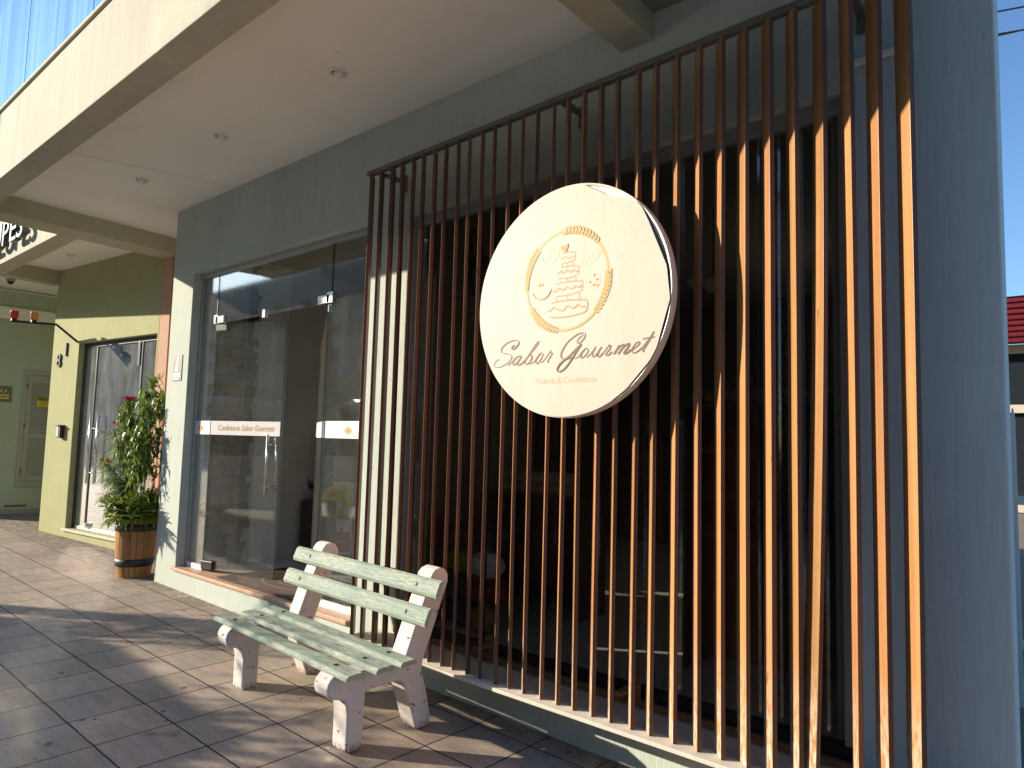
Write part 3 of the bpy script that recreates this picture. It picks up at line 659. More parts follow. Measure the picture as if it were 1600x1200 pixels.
CAKE_LINES = [
[(-25,245),(-4,250),(25,249),(61,240),(60,202),(44,199),(12,193),(-24,194)],
[(-33,219),(-17,217),(-3,229),(11,218),(26,213),(40,223),(61,222)],
[(-20,194),(-20,176)],
[(12,192),(14,174)],
[(48,195),(49,173)],
[(-31,174),(13,174),(55,172),(85,166),(84,125),(42,113),(0,113),(-44,117)],
[(-59,146),(-41,146),(-27,156),(-16,145),(-5,144),(9,157),(24,146),(38,141),(52,151),(70,139),(82,143)],
[(-36,116),(-34,95)],
[(14,112),(16,88)],
[(67,114),(68,90)],
[(-69,87),(-21,93),(43,92),(111,85),(108,36),(45,25),(-12,22),(-60,24)],
[(-85,56),(-57,50),(-42,66),(-24,58),(-10,53),(8,66),(30,57),(47,52),(65,64),(86,56),(106,65)],
[(-56,23),(-54,-4)],
[(16,21),(17,-6)],
[(90,27),(91,-8)],
[(-88,-9),(-33,-3),(31,-4),(87,-9),(137,-17),(135,-70),(75,-84),(5,-89),(-53,-87),(-94,-79)],
[(-112,-48),(-91,-47),(-73,-31),(-54,-39),(-32,-50),(-7,-53),(18,-32),(39,-43),(60,-48),(81,-33),(102,-44),(129,-47)],
]
HEART = [(-11,256),(-30,269),(-34,285),(-23,290),(-8,284),(6,295),(18,295),(16,277),(7,260),(3,250)]
ck = MB()
for i, L in enumerate(CAKE_LINES):
    th = .0022 if len(L) == 2 else .0038
    ck.ribbon(smoothpts([(x/1000, z/1000) for x, z in L], 4 if len(L) > 8 else 1), lambda dx, dz, th=th: th, PY-.0004*(len(L) > 8)-.0007*(len(L) == 2))
ck.poly([(x/1000, PY-.002, z/1000) for x, z in HEART])
ck.build('cake_emblem', 'orange_print', sg)
gd = MB(); gx, gzz, gr = .0035, .104, .261
arc = [(gx+gr*math.cos(R(a)), gzz+gr*math.sin(R(a))) for a in range(0, 361, 4)]
gd.ribbon(arc, lambda dx, dz: .0065, PY)
def ear(a0, a1, y):
    N = 11
    for i in range(N):
        a = a0+(a1-a0)*i/(N-1); s = 1 if a1 > a0 else -1
        for side in (-1, 1):
            cx, cz = gx+gr*math.cos(R(a)), gzz+gr*math.sin(R(a)); ta = R(a+90*s); oa = R(a) if side > 0 else R(a+180)
            L = .040*(1-.35*abs(i/(N-1)-.35)); dx, dz = -math.cos(ta)*.75+math.cos(oa)*.62, -math.sin(ta)*.75+math.sin(oa)*.62
            nx, nz = -dz, dx; y -= .00002
            gd.poly([(cx, y, cz), (cx+dx*L*.45+nx*L*.20, y, cz+dz*L*.45+nz*L*.20), (cx+dx*L*1.05, y, cz+dz*L*1.05), (cx+dx*L*.45-nx*L*.20, y, cz+dz*L*.45-nz*L*.20)])
ear(89, 40, PY-.002); ear(140, 186, PY-.002); ear(-1, -46, PY-.002); ear(216, 261, PY-.002)
gd.build('wheat_wreath', 'gold', sg)
def ell(cx, cz, rx, rz, a0=0, a1=360, k=24): return [(cx+rx*math.cos(R(a0+(a1-a0)*i/k)), cz+rz*math.sin(R(a0+(a1-a0)*i/k))) for i in range(k+1)]
thin = lambda dx, dz: .0016
def outline(nm, L, marks):
    q = MB(); q.ribbon(smoothpts([(x/1000, z/1000) for x, z in L], 4), thin, PY)
    (x0, z0), (x1, z1) = marks
    for t in (.2, .4, .6, .8):
        cx, cz = x0+(x1-x0)*t, z0+(z1-z0)*t; q.ribbon([(cx-.006, cz+.014), (cx+.007, cz-.012)], thin, PY-.001)
    q.build(nm, 'faint_print', sg)
outline('croissant_print', [(-152,256),(-136,241),(-114,244),(-92,264),(-96,283),(-85,299),(-63,296),(-44,269),(-54,228),(-83,203),(-120,193),(-143,212),(-152,256)], ((-.15, .225), (-.06, .285))); outline('baguette_print', [(104,169),(110,197),(144,221),(184,235),(218,229),(212,205),(179,181),(138,164),(104,169)], ((.104, .169), (.218, .229)))
q = MB(); q.ribbon(ell(-.154, .077, .065, .061), thin, PY); random.seed(2)
for i in range(16):
    a = i*.9; r = random.uniform(.03, .052); x, z = -.154+r*math.cos(a), .077+r*math.sin(a); q.ribbon([(x-.003, z), (x+.003, z+.002)], thin, PY-.001)
q.build('doughnut_print', 'faint_print', sg)
q = MB(); q.ribbon(ell(-.158, .086, .016, .016, 20, 160, 8), lambda dx, dz: .005, PY-.0015); q.build('doughnut_hole', 'orange_print', sg)
q = MB(); q.ribbon(ell(-.154, .077, .062, .058, 195, 350, 16), lambda dx, dz: .003, PY-.002); q.build('doughnut_icing', 'orange_print', sg)
q = MB(); q.ribbon(ell(.174, .078, .042, .047), thin, PY); q.build('cookie_print', 'faint_print', sg)
for x, z in ((.180, .107), (.197, .083), (.154, .073), (.198, .052), (.178, .056)):
    q = MB(); q.poly([(x+.007*math.cos(R(a)), PY-.001, z+.007*math.sin(R(a))) for a in range(0, 360, 45)]); q.build('cookie_chip', 'orange_print', sg)
for dx in (-.3, .3): MB().box(dx-.02, dx+.02, .056, .16, -.25, .25).build('mounting_strap', 'rail', sg)

# ------------------------------------------------------------------ bench
bn = thing('park_bench', 'weathered bench with mint green planks on chipped white concrete frames', 'bench', (-3.745, 2.6, gz(-3.745)), R(-3.5))
prof = [(-.235, 0), (-.135, 0), (-.125, .29), (-.05, .297), (.07, .297), (.125, .288), (.178, .14), (.225, 0), (.315, 0), (.333, .05), (.30, .19), (.252, .325), (.262, .38), (.34, .57), (.432, .80), (.428, .845), (.405, .878), (.37, .892), (.33, .882), (.305, .852), (.297, .82), (.20, .60), (.142, .44), (.13, .405), (-.22, .405), (-.285, .418), (-.325, .41), (-.352, .385), (-.362, .35), (-.352, .315), (-.325, .29), (-.285, .28), (-.25, .27), (-.238, .2)]
random.seed(21)
for cx in (-.605, .605):
    pf = [(y+random.uniform(-.003, .003), z+(random.uniform(-.003, .003) if z > 0 else 0)) for y, z in prof]
    MB().prism(pf, cx-.07, cx+.07, 'x').build('concrete_frame', 'bench_white', bn, bevel=.014, seg=3)
def plank(y0, z0, y1, z1, th, xl, xr):
    """section from front-lower corner (y0,z0) along the width to (y1,z1), thickness to the upper side, with a chamfered upper edge"""
    d = Vector((y1-y0, z1-z0)); L = d.length; d.normalize(); nrm = Vector((-d.y, d.x)); c = .016
    Q = lambda a, b: (y0+d.x*a+nrm.x*b, z0+d.y*a+nrm.y*b)
    sec = [Q(0, 0), Q(L, 0), Q(L, th*.55), Q(L-c, th), Q(c, th), Q(0, th*.55)]
    return MB().prism(sec, xl, xr, 'x')
# seat
for y0, y1, xl, xr in ((-.332, -.218, -.81, .80), (-.155, -.034, -.80, .805), (.008, .118, -.815, .80)):
    p = plank(y0, .414, y1, .418, .028, xl, xr).build('seat_plank', 'bench_paint', bn, bevel=.003)
    for bx in (-.605, .605): MB().lathe([(.012, 0), (.012, .004), (.006, .006)], (bx, (y0+y1)/2, .4445), 10).build('bolt', 'dark_metal', p)
# back: planks stand on the front of the leaning posts
for (y0, z0, y1, z1), xl, xr in (((.178, .596, .217, .694), -.81, .80), ((.248, .742, .288, .838), -.815, .805)):
    d = Vector((y1-y0, z1-z0)).normalized(); nf = Vector((-d.y, d.x))
    mbp = MB(); L = math.hypot(y1-y0, z1-z0); c = .018; th = .028
    Q = lambda a, b: (y0+d.x*a+nf.x*b, z0+d.y*a+nf.y*b)
    mbp.prism([Q(0, 0), Q(L, 0), Q(L, th*.5), Q(L-c, th), Q(c, th), Q(0, th*.6)], xl, xr, 'x')
    p = mbp.build('back_plank', 'bench_paint', bn, bevel=.003)
    for bx in (-.605, .605):
        q = MB(); q.X = Matrix.Translation((bx, Q(L/2, th)[0], Q(L/2, th)[1])) @ Matrix.Rotation(R(90-22), 4, 'X'); q.lathe([(.013, -.002), (.013, .004), (.007, .007)], n=10); q.build('bolt', 'bench_paint', p)

# ------------------------------------------------------------------ barrel planter and its plants
BX, BY = -8.24, 3.24; bz = gz(BX)
br = thing('barrel_planter', 'brown wooden barrel planter with two black hoops beside the pillar', 'planter', (BX, BY, bz))
def barrel_r(z): t = (z/.66-.5)*2; return .200+.018*t-.014*t*t
body = MB(); NS = 20
for k in range(NS):
    a0, a1 = 2*math.pi*k/NS+.012, 2*math.pi*(k+1)/NS-.012; rows = []
    for z in (0, .08, .17, .26, .35, .44, .53, .60, .655):
        r = barrel_r(z)+random.uniform(-.0008, .0008); rows.append([body.pt((r*math.cos(a), r*math.sin(a), z)) for a in (a0, (a0+a1)/2, a1)]+[body.pt(((r-.02)*math.cos(a), (r-.02)*math.sin(a), z)) for a in (a1, a0)])
    for A, B in zip(rows, rows[1:]):
        for q in range(5): body.face([A[q], A[(q+1) % 5], B[(q+1) % 5], B[q]])
    body.face(rows[-1]); body.face(rows[0][::-1])
body.build('staves', 'barrel', br)
for z0, z1 in ((.12, .20), (.50, .575)):
    MB().lathe([(barrel_r(z0)+.003, z0), (barrel_r(z0)+.0065, z0), (barrel_r((z0+z1)/2)+.0065, (z0+z1)/2), (barrel_r(z1)+.0065, z1), (barrel_r(z1)+.003, z1)], n=48, caps=False).build('hoop', 'hoop', br, smooth=True)
MB().lathe([(.0, .60), (.17, .60)], n=24, caps=False).build('soil', 'soil', br)

def rnd_dir(up=.2):
    a = random.uniform(0, 2*math.pi); z = random.uniform(-1, 1)+up; v = Vector((math.cos(a), math.sin(a), z)); return v.normalized()
def leaf_shape(mb, p, d, L, Wd, curl=.25, n=3, up=None):
    """a small pointed leaf with a mid fold"""
    d = Vector(d).normalized(); s = d.cross(up or Vector((0, 0, 1)))
    if s.length < .1: s = Vector((1, 0, 0))
    s.normalize(); nn = s.cross(d)
    prev = None; p = Vector(p)
    ctr = []; lt = []; rt = []
    for i in range(n+1):
        t = i/n; wdt = Wd*math.sin(math.pi*min(1, .12+t*.88))*(1 if t < 1 else 0); c = p+d*L*t-nn*(-curl*L*t*t*-1)
        c = p+d*L*t-Vector((0, 0, 1))*curl*L*t*t
        ctr.append(mb.pt(c-nn*Wd*.18)); lt.append(mb.pt(c+s*wdt*.5)); rt.append(mb.pt(c-s*wdt*.5))
    for i in range(n):
        mb.face([lt[i], ctr[i], ctr[i+1], lt[i+1]]); mb.face([ctr[i], rt[i], rt[i+1], ctr[i+1]])
top = Vector((BX, BY, bz+.60))
random.seed(5)
# rose bush: three canes with compound leaves and a few magenta flowers
rb = thing('rose_bush', 'tall leafy rose bush with small magenta flowers growing from the barrel', 'rose bush', top)
sm_, lf_ = MB(), MB(); tips = []
canes = [((.05, .02), (.10, .03, .80), (.10, .06, 1.56), .42), ((.02, .03), (.06, .02, .75), (.02, -.02, 1.42), .45), ((-.03, 0), (-.16, -.02, .45), (-.28, -.05, .92), .45), ((.06, -.02), (.15, -.03, .60), (.20, -.05, 1.22), .4), ((-.02, -.03), (-.06, -.06, .55), (-.13, -.08, 1.10), .5), ((.08, .05), (.16, .10, .6), (.22, .10, 1.34), .42), ((-.05, .02), (-.24, .0, .55), (-.44, .0, .98), .6), ((-.05, -.03), (-.17, -.08, .6), (-.32, -.10, 1.16), .45), ((0, 0), (-.08, -.05, .65), (-.18, -.08, 1.28), .45), ((.07, -.05), (.20, -.10, .50), (.26, -.10, .95), .45), ((.04, -.04), (.10, -.08, .5), (.10, -.10, 1.02), .4)]
for (bx_, by_), m_, e_, f0 in canes:
    pts = smoothpts([(bx_, by_, 0), m_, e_], 12); pts = [tuple(c+random.uniform(-.008, .008) for c in p) for p in pts]
    sm_.tube(pts, [.007-.005*i/len(pts) for i in range(len(pts))], 5)
    for i in range(int(len(pts)*f0), len(pts)):
        for _ in range(4):
            if random.random() < .2: continue
            p = Vector(pts[i])+Vector((random.uniform(-.02, .02), random.uniform(-.02, .02), random.uniform(-.05, .05))); d = rnd_dir(.3); L = random.uniform(.05, .15)*(1.15-.5*i/len(pts))
            q = p+d*L; sm_.tube([p, p+d*L*.5+Vector((0, 0, .01)), q], .0015, 3)
            for t in (.4, .7, 1.0):
                c = p+d*L*t
                for _s in ((-1, 1) if t < 1 else (0,)):
                    dd = (d+d.cross(Vector((0, 0, 1)))*_s*1.3+rnd_dir()*.5).normalized(); leaf_shape(lf_, c, dd, random.uniform(.034, .056), random.uniform(.022, .034), random.uniform(-2.0, 3.0))
    tips.append(Vector(pts[-1]))
sm_.build('stem', 'stem', rb); lf_.build('foliage', 'leaf', rb)
def flower(p, r):
    f = MB()
    for ringi, (k, tilt) in enumerate(((6, .35), (5, .8), (4, 1.4))):
        for i in range(k):
            a = 2*math.pi*i/k+ringi; d = Vector((math.cos(a), math.sin(a), tilt)); leaf_shape(f, Vector(p), d, r*(1-.18*ringi), r*.95, -.2)
    return f.build('flower', 'petal', rb)
for p, r in ((Vector((-.17, -.10, 1.33)), .075), (Vector((-.62, -.06, 1.06)), .055), (Vector((-.26, -.08, 1.02)), .055), (Vector((-.50, -.14, .62)), .055), (Vector((-.16, -.14, .92)), .045)):
    near = min(canes, key=lambda c: (Vector(c[2])-p).length)[2]; MB().tube([near, (Vector(near)+p)/2+Vector((0, 0, .03)), p], .002, 4).build('flower_stalk', 'stem', rb); flower(p, r)
# fern
fn = thing('fern_plant', 'low bright green fern spilling over the rim of the barrel', 'fern', top); ff = MB()
for i in range(88):
    a = random.uniform(0, 2*math.pi); L = random.uniform(.28, .56); el = random.uniform(.35, 1.5); d = Vector((math.cos(a)*math.cos(el), math.sin(a)*math.cos(el), math.sin(el)))
    base_ = Vector((.10*math.cos(a), .10*math.sin(a), .0)); pts = [base_+d*L*t-Vector((0, 0, 1))*L*.55*t*t*(1.1-el*.5) for t in [q/10 for q in range(11)]]
    ff.tube(pts, .0022, 3)
    for j in range(1, 11):
        dd = (pts[j]-pts[j-1]).normalized(); s = dd.cross(Vector((0, 0, 1)))
        if s.length < .05: continue
        s.normalize(); ll = .10*math.sin(math.pi*min(1, .15+j/11))+.015
        for k in (-1, 1): leaf_shape(ff, pts[j], (s*k+dd*.55).normalized(), ll, .032, .15, 2)
for i in range(520):
    a = random.uniform(0, 2*math.pi); r = .30*math.sqrt(random.random()); zz_ = random.uniform(.0, .42)*(1-.5*r/.30)
    leaf_shape(ff, (r*math.cos(a), r*math.sin(a), zz_), (Vector((math.cos(a), math.sin(a), .5))+rnd_dir()*.8).normalized(), random.uniform(.06, .11), random.uniform(.03, .05), random.uniform(-.5, 2))
ff.build('frond', 'leaf_fern', fn)
# slender grey-green shrub leaning left
gs = thing('slender_shrub', 'airy shrub with narrow grey green leaves leaning left out of the barrel', 'shrub', top); g1, g2 = MB(), MB()
for (mx, my, mz), (ex, ey, ez) in (((-.22, -.08, .50), (-.50, -.12, .86)), ((-.28, -.10, .42), (-.66, -.16, .72)), ((-.18, -.10, .55), (-.42, -.15, 1.0)), ((-.30, -.05, .36), (-.52, -.10, .40)), ((-.24, -.12, .45), (-.46, -.22, .62)), ((-.30, 0, .5), (-.74, .0, .80)), ((-.22, -.12, .30), (-.40, -.22, .24)), ((-.28, -.08, .38), (-.60, -.12, .56)), ((-.2, -.1, .40), (-.36, -.18, .44))):
    pts = smoothpts([(-.04, -.02, 0), (mx, my, mz), (ex, ey, ez)], 9); g1.tube(pts, [.005-.0035*i/len(pts) for i in range(len(pts))], 4)
    for i in range(3, len(pts)):
        for _ in range(7):
            d = (rnd_dir(-.1)+Vector((-.35, -.1, -.2))).normalized(); leaf_shape(g2, pts[i], d, random.uniform(.09, .17), random.uniform(.013, .021), random.uniform(.1, .6), 4)
g1.build('stem', 'stem', gs); g2.build('foliage', 'leaf_grey', gs)

# ------------------------------------------------------------------ lime green shop next door, turned six degrees
TH = math.atan(.103); nb = thing('neighbour_building', 'lime green shop building numbered 81 with tinted glass front', 'building', (-12.32, 3.44, gz(-12.32)), TH)
# local frame: x along its wall to the right, y into the building, z from the pavement (0.171 above datum)
LZ = gz(-12.32); z_ = lambda z: z-LZ
MB().wall(0, 3.06, -.1, z_(4.5), 0, .30, [(.865, 3.02, z_(.285), z_(2.965))]).build('front_wall', 'lime', nb, bevel=.006)
MB().box(0, .2, .30, 6, -.1, z_(4.5)).build('side_wall', 'lime', nb)
MB().box(.80, 3.03, -.03, .27, z_(.25), z_(.284)).build('door_sill', 'ledge', nb, bevel=.004)
MB().box(3.065, 3.29, -.0, .3, -.15, z_(4.2)).build('pilaster', 'pink', nb)
MB().box(3.295, 3.42, .08, .3, -.15, z_(4.2)).build('pilaster_gap', 'black', nb)
MB().box(3.425, 3.60, -.0, .3, -.15, z_(4.2)).build('pilaster', 'pink', nb)
MB().box(.2, 3.0, .9, 1.0, 0, z_(3.1)).build('inner_partition', 'in_dark', nb)
gy = .10
MB().box(.865, 3.02, gy-.02, gy+.03, z_(2.90), z_(2.962)).box(.866, .90, gy-.02, gy+.03, z_(.29), z_(2.899)).build('door_frame', 'dark_metal', nb)
for x0, x1 in ((.902, 1.225), (1.258, 2.485), (2.518, 3.018)): MB().box(x0, x1, gy, gy+.008, z_(.33), z_(2.899)).build('glass_panel', 'film_glass', nb)
for x in (1.226, 2.486): MB().box(x, x+.031, gy-.012, gy+.02, z_(.33), z_(2.899)).build('mullion', 'dark_metal', nb)
MB().box(.95, 3.018, gy-.012, gy+.02, z_(.288), z_(.328)).build('bottom_channel', 'white_paint', nb)
h = MB(); 
for x in (1.30, 1.52): h.tube([(x, gy-.06, z_(.95)), (x, gy-.06, z_(1.95))], .014, 8)
for z in (1.1, 1.72): h.tube([(1.30, gy-.06, z_(z)), (1.52, gy-.06, z_(z))], .007, 6)
h.build('handle', 'chrome', nb, smooth=True)
MB().box(2.42, 2.47, gy-.03, gy+.0, z_(2.58), z_(2.90)).build('patch_fitting', 'chrome', nb, bevel=.004)
q = MB(); q.X = Matrix.Translation((1.33, gy-.03, z_(.36))) @ Matrix.Rotation(R(90), 4, 'X'); q.lathe([(.035, -.02), (.035, .015), (.02, .02)], n=16); q.build('door_lock', 'chrome', nb)
for ch, cx, cz in (('8', .20, 2.635), ('1', .42, 2.79)):
    text_mesh('house_number', ch, .29, 'dark_metal', nb, Matrix.Translation((cx, -.012, z_(cz))) @ FRONT, extrude=.012)
# canopy in front of it, set back from the bakery's, with a steel letter sign
Cn = Matrix.Translation(nb.location) @ Matrix.Rotation(TH, 4, 'Z')
def NB(mb, name, mat, bevel=0, **k):
    o = mb.build(name, mat, nb, bevel=bevel, **k); o.matrix_parent_inverse = Cn.inverted(); return o
NB(MB().box(-16.5, -9.13, 2.515, 2.735, 3.938, 4.95), 'fascia', 'cream', bevel=.006)
NB(MB().box(-16.5, -9.3, 2.74, 6.0, 4.14, 4.2), 'canopy_ceiling', 'ceiling')
NB(MB().prism([(-12.22, 2.737), (-12.31, 3.46), (-12.52, 3.46), (-12.42, 2.737)], 3.93, 4.139, 'z'), 'cross_beam', 'beam', bevel=.006)
NB(MB().box(-12.52, -9.2, 3.9, 8, 4.55, 8.4), 'upper_storey', 'lime')
lx = -10.72
for ch, x, wd in (('E', -11.83, .30), ('U', -11.47, .36), ('P', -11.05, .27), ('E', -10.72, .27), ('S', -10.40, .25)):
    o = text_mesh('sign_letter', ch, .47, 'letter', nb, Matrix.Translation((x, 2.43, 4.075)) @ FRONT, width=wd, extrude=.035); o.matrix_parent_inverse = Cn.inverted()

# warning beacon on its bent arm
bc = thing('warning_beacon', 'red and amber garage warning lamps on a bent black arm above the shop door', 'beacon', (-11.50, 3.50, 2.98))
def rel(mb, t, name, mat, **k): 
    o = mb.build(name, mat, t, **k); o.matrix_parent_inverse = (Matrix.Translation(t.location)).inverted(); return o
rel(MB().tube([(-11.50, 3.52, 2.98), (-11.50, 3.23, 3.20), (-11.76, 2.74, 3.205)], .017, 8), bc, 'arm', 'black')
ddir = Vector((-.26, -.49, 0)).normalized()
for nm, mt_, t in (('red_lamp', 'red_lens', .93), ('amber_lamp', 'amber_lens', .50)):
    p = Vector((-11.50, 3.23, 3.20)).lerp(Vector((-11.76, 2.74, 3.205)), t); q = MB(); q.X = Matrix.Translation(p) @ Matrix.Rotation(math.atan2(ddir.y, ddir.x)+R(18), 4, 'Z')
    q.box(-.045, .045, -.035, .012, .04, .145)
    rel(q, bc, 'lamp_housing', 'white_paint', bevel=.008)
    q2 = MB(); q2.X = q.X; q2.box(-.048, .048, .0125, .05, .038, .147); rel(q2, bc, nm, mt_, bevel=.012)
    q3 = MB(); q3.X = q.X; q3.lathe([(.04, .0), (.03, .04)], n=12); rel(q3, bc, 'lamp_base', 'black')
# security dome, intercom, wall label
dm = thing('security_camera', 'small black dome camera under the corner beam at the far left', 'camera', (-12.5, 2.87, 3.93))
MB().lathe([(.06, 0), (.06, -.03), (.05, -.035)], n=20).build('camera_base', 'alu_dull', dm, smooth=True); MB().blob((0, 0, -.04), .045, .045, .045, 16, 8, 0).build('dome', 'black', dm, smooth=True)
ic = thing('intercom_box', 'black intercom box with a little rain hood on the lime pier', 'intercom', Cn @ Vector((.555, -.001, z_(1.66))), TH)
MB().box(-.055, .055, -.06, 0, -.09, .09).build('body', 'black', ic, bevel=.006); MB().box(-.065, .065, -.09, -.0, .092, .102).build('rain_hood', 'black', ic); MB().box(-.045, -.0, -.064, -.061, -.07, .07).build('face_plate', 'alu_dull', ic)
lb = thing('info_label', 'narrow grey notice with white lines stuck on the sunlit pillar', 'notice', (-7.585, W-.001, 2.385))
MB().box(-.105, .105, -.006, 0, -.138, .138).build('plate', 'label_grey', lb)
q = MB(); q.box(-.085, .085, -.008, -.0065, -.075, -.055).box(-.085, .085, -.008, -.0065, -.100, -.084).box(-.085, .06, -.008, -.0065, -.122, -.115).box(-.04, .03, -.008, -.0065, -.035, .012)
q.ribbon(smoothpts([(-.02, .03), (.02, .035), (-.01, .06), (.03, .07), (.0, .10), (.04, .11)], 4), lambda a, b: .007, -.008)
q.build('printed_lines', 'white_paint', lb)

# pale green side wall of the driveway with louvred shutter
sw = thing('driveway_building', 'pale green side wall of a driveway with cream cornice and grey louvred shutter', 'building', (-14.6, 5, .2))
def SW(mb, name, mat, parent=None, bevel=0, **k):
    o = mb.build(name, mat, parent or sw, bevel=bevel, **k)
    if not parent: o.matrix_parent_inverse = Matrix.Translation(sw.location).inverted()
    return o
SW(MB().box(-14.8, -14.6, 2.9, 8.8, .0, 4.1), 'side_wall', 'pale_green')
SW(MB().box(-14.6, -12.4, 8.5, 8.7, .0, 4.1), 'rear_wall', 'pale_green')
SW(MB().prism([(-14.6, 3.60), (-14.585, 3.60), (-14.57, 3.66), (-14.55, 3.68), (-14.53, 3.74), (-14.53, 3.80), (-14.6, 3.80)], 2.9, 8.5, 'y'), 'cornice', 'ceiling')
SW(MB().box(-14.6, -14.59, 2.9, 8.5, .19, .29), 'skirting', 'concrete')
SW(MB().box(-14.6, -14.597, 3.53, 3.86, .325, .36), 'peeled_patch', 'rust')
sh = SW(MB().box(-14.6, -14.575, 3.655, 4.66, .668, .76).box(-14.6, -14.575, 3.655, 4.66, 2.65, 2.725).box(-14.6, -14.575, 3.655, 3.725, .761, 2.649).box(-14.6, -14.575, 4.59, 4.66, .761, 2.649), 'shutter_frame', 'shutter', bevel=.004)
SW(MB().box(-14.6, -14.582, 3.728, 3.805, .765, 2.645).box(-14.6, -14.582, 4.51, 4.587, .765, 2.645).box(-14.6, -14.582, 3.806, 4.509, .765, .872).box(-14.6, -14.582, 3.806, 4.509, 1.53, 1.615).box(-14.6, -14.582, 3.806, 4.509, 2.515, 2.645), 'shutter_leaf', 'shutter', sh, bevel=.003).matrix_parent_inverse = Matrix.Identity(4)
lv = MB()
for a, b_ in ((.872, 1.53), (1.615, 2.515)):
    z = a+.012
    while z < b_-.02: lv.prism([(-14.598, z+.03), (-14.584, z), (-14.580, z+.004), (-14.594, z+.034)], 3.806, 4.509, 'y'); z += .036
SW(lv, 'louvre', 'shutter', sh); 
for z in (.95, 1.75, 2.45): SW(MB().box(-14.582, -14.568, 3.715, 3.735, z-.04, z+.04), 'hinge', 'dark_metal', sh)
st = SW(MB().box(-14.579, -14.576, 3.892, 4.25, 2.085, 2.262), 'warning_sticker', 'yellow', sh)
TX = Matrix.Rotation(R(90), 4, 'Z') @ FRONT       # text on a plane that faces +x
SW(MB().box(-14.5755, -14.5745, 3.90, 4.24, 2.20, 2.255), 'sticker_heading', 'black', sh)
text_mesh('sticker_lettering', 'CUIDADO', .05, 'yellow', sh, Matrix.Translation((-14.574, 3.91, 2.208)) @ TX, width=.31)
for i, s in enumerate(('PERIGO DE', 'CHOQUE', 'RISCO DE VIDA')): text_mesh('sticker_lettering', s, .035, 'black', sh, Matrix.Translation((-14.5755, 3.915+.02*(i == 1), 2.168-.034*i)) @ TX, width=.30-.1*(i == 1))
pq = thing('wall_plaque', 'dark bronze plaque with leaf emblem on the pale green wall', 'plaque', (-14.599, 3.35, 2.28))
MB().box(0, .012, -.16, .16, -.137, .137).build('plate', 'bronze', pq, bevel=.004)
q = MB(); 
for (dy, dz, a) in ((0, .02, 90), (-.03, .01, 130), (.03, .01, 50)):
    q.poly([(.0135, dy, dz), (.0135, dy+.05*math.cos(R(a))-.015, dz+.04), (.0135, dy+.08*math.cos(R(a)), dz+.085), (.0135, dy+.05*math.cos(R(a))+.015, dz+.035)])
q.box(.0125, .0135, -.14, .12, -.035, -.005).box(.0125, .0135, -.11, .12, -.085, -.055); q.build('emblem', 'plaque_gold', pq)

# ------------------------------------------------------------------ things inside the bakery
IZ = .322
dmx = thing('doormat', 'brown patterned coir doormat lying in the open doorway', 'doormat', (-5.75, 3.62, .327))
MB().box(-.78, .72, -.30, .46, 0, .012).build('mat_body', 'mat', dmx, bevel=.004)
q = MB()
for r_ in (.10, .22): q.ribbon(ell(-.05, .08, r_*1.9, r_, 0, 360, 30), lambda a, b: .015, 0)
for v_ in range(len(q.v)): x, y, z = q.v[v_]; q.v[v_] = (x, z, .0135)
q.build('mat_pattern', 'mat_gold', dmx)
pp = thing('tall_planter', 'tall dark brown planter standing just inside the glass entrance', 'planter', (-6.92, 4.72, IZ))
MB().prism([(-.17, -.17), (.17, -.17), (.17, .17), (-.17, .17)], 0, .64, 'z').build('pot', 'pot_brown', pp, bevel=.02); MB().box(-.14, .14, -.14, .14, .6405, .645).build('soil', 'soil', pp)
zz = thing('indoor_plant', 'dark glossy houseplant rising from the tall brown planter', 'houseplant', (-6.92, 4.72, IZ+.646)); random.seed(9); q, q1 = MB(), MB()
for (ex, ey, ez) in ((.05, -.02, .62), (-.12, .02, .45), (-.38, -.05, .20), (.22, -.04, .40), (.10, .05, .5), (.3, -.1, .25)):
    pts = smoothpts([(0, 0, 0), (ex*.25, ey*.3, ez*.7), (ex, ey, ez)], 8); q1.tube(pts, .007, 5)
    for i in range(4, len(pts)):
        d = (Vector(pts[i])-Vector(pts[i-1])).normalized(); s = d.cross(Vector((.6, .8, .1))).normalized()
        for k in (-1, 1): leaf_shape(q, pts[i], (s*k+d*.6).normalized(), .085, .035, .1, 3)
q1.build('stem', 'leaf_dark', zz); q.build('foliage', 'leaf_dark', zz)
def freezer(label, loc, word):
    f = thing('ice_freezer', label, 'freezer', loc, R(39), 'chest freezers behind the right door')
    MB().box(0, .42, 0, .45, .04, .86).build('cabinet', 'frz_white', f, bevel=.015); MB().box(.02, .40, -.006, -.001, .07, .30).build('red_panel', 'frz_red', f, bevel=.002)
    q = MB(); q.prism([(.02, .84), (.02, .62), (.10, .60), (.16, .66), (.25, .63), (.30, .56), (.40, .60), (.40, .84)], -.006, -.001, 'y'); q.build('yellow_panel', 'frz_yellow', f)
    q = MB().prism([(x, z) for x, z in ell(.20, .52, .13, .045, 0, 360, 20)[:-1]], -.006, -.001, 'y'); q.build('swoosh', 'frz_yellow', f)
    text_mesh('lettering', word, .085, 'frz_red', f, Matrix.Translation((.03, -.0085, .44)) @ FRONT, width=.35)
    text_mesh('lettering', 'sorvetes', .06, 'white_paint', f, Matrix.Translation((.08, -.0085, .17)) @ FRONT, width=.26)
    q = MB()
    for x, z in ((.10, .36), (.30, .33), (.32, .76), (.2, .72)): q.poly([(x+.018*math.cos(R(a)), -.0075, z+.018*math.sin(R(a))) for a in range(0, 360, 45)])
    q.build('printed_dot', 'frz_red', f); return f
freezer('freezer with yellow and red printed front nearer the brown planter', (-6.93, 4.66, IZ), 'vivandia'); freezer('second printed freezer to the right, mostly hidden by the wall', (-6.54, 4.98, IZ), 'vivandia')
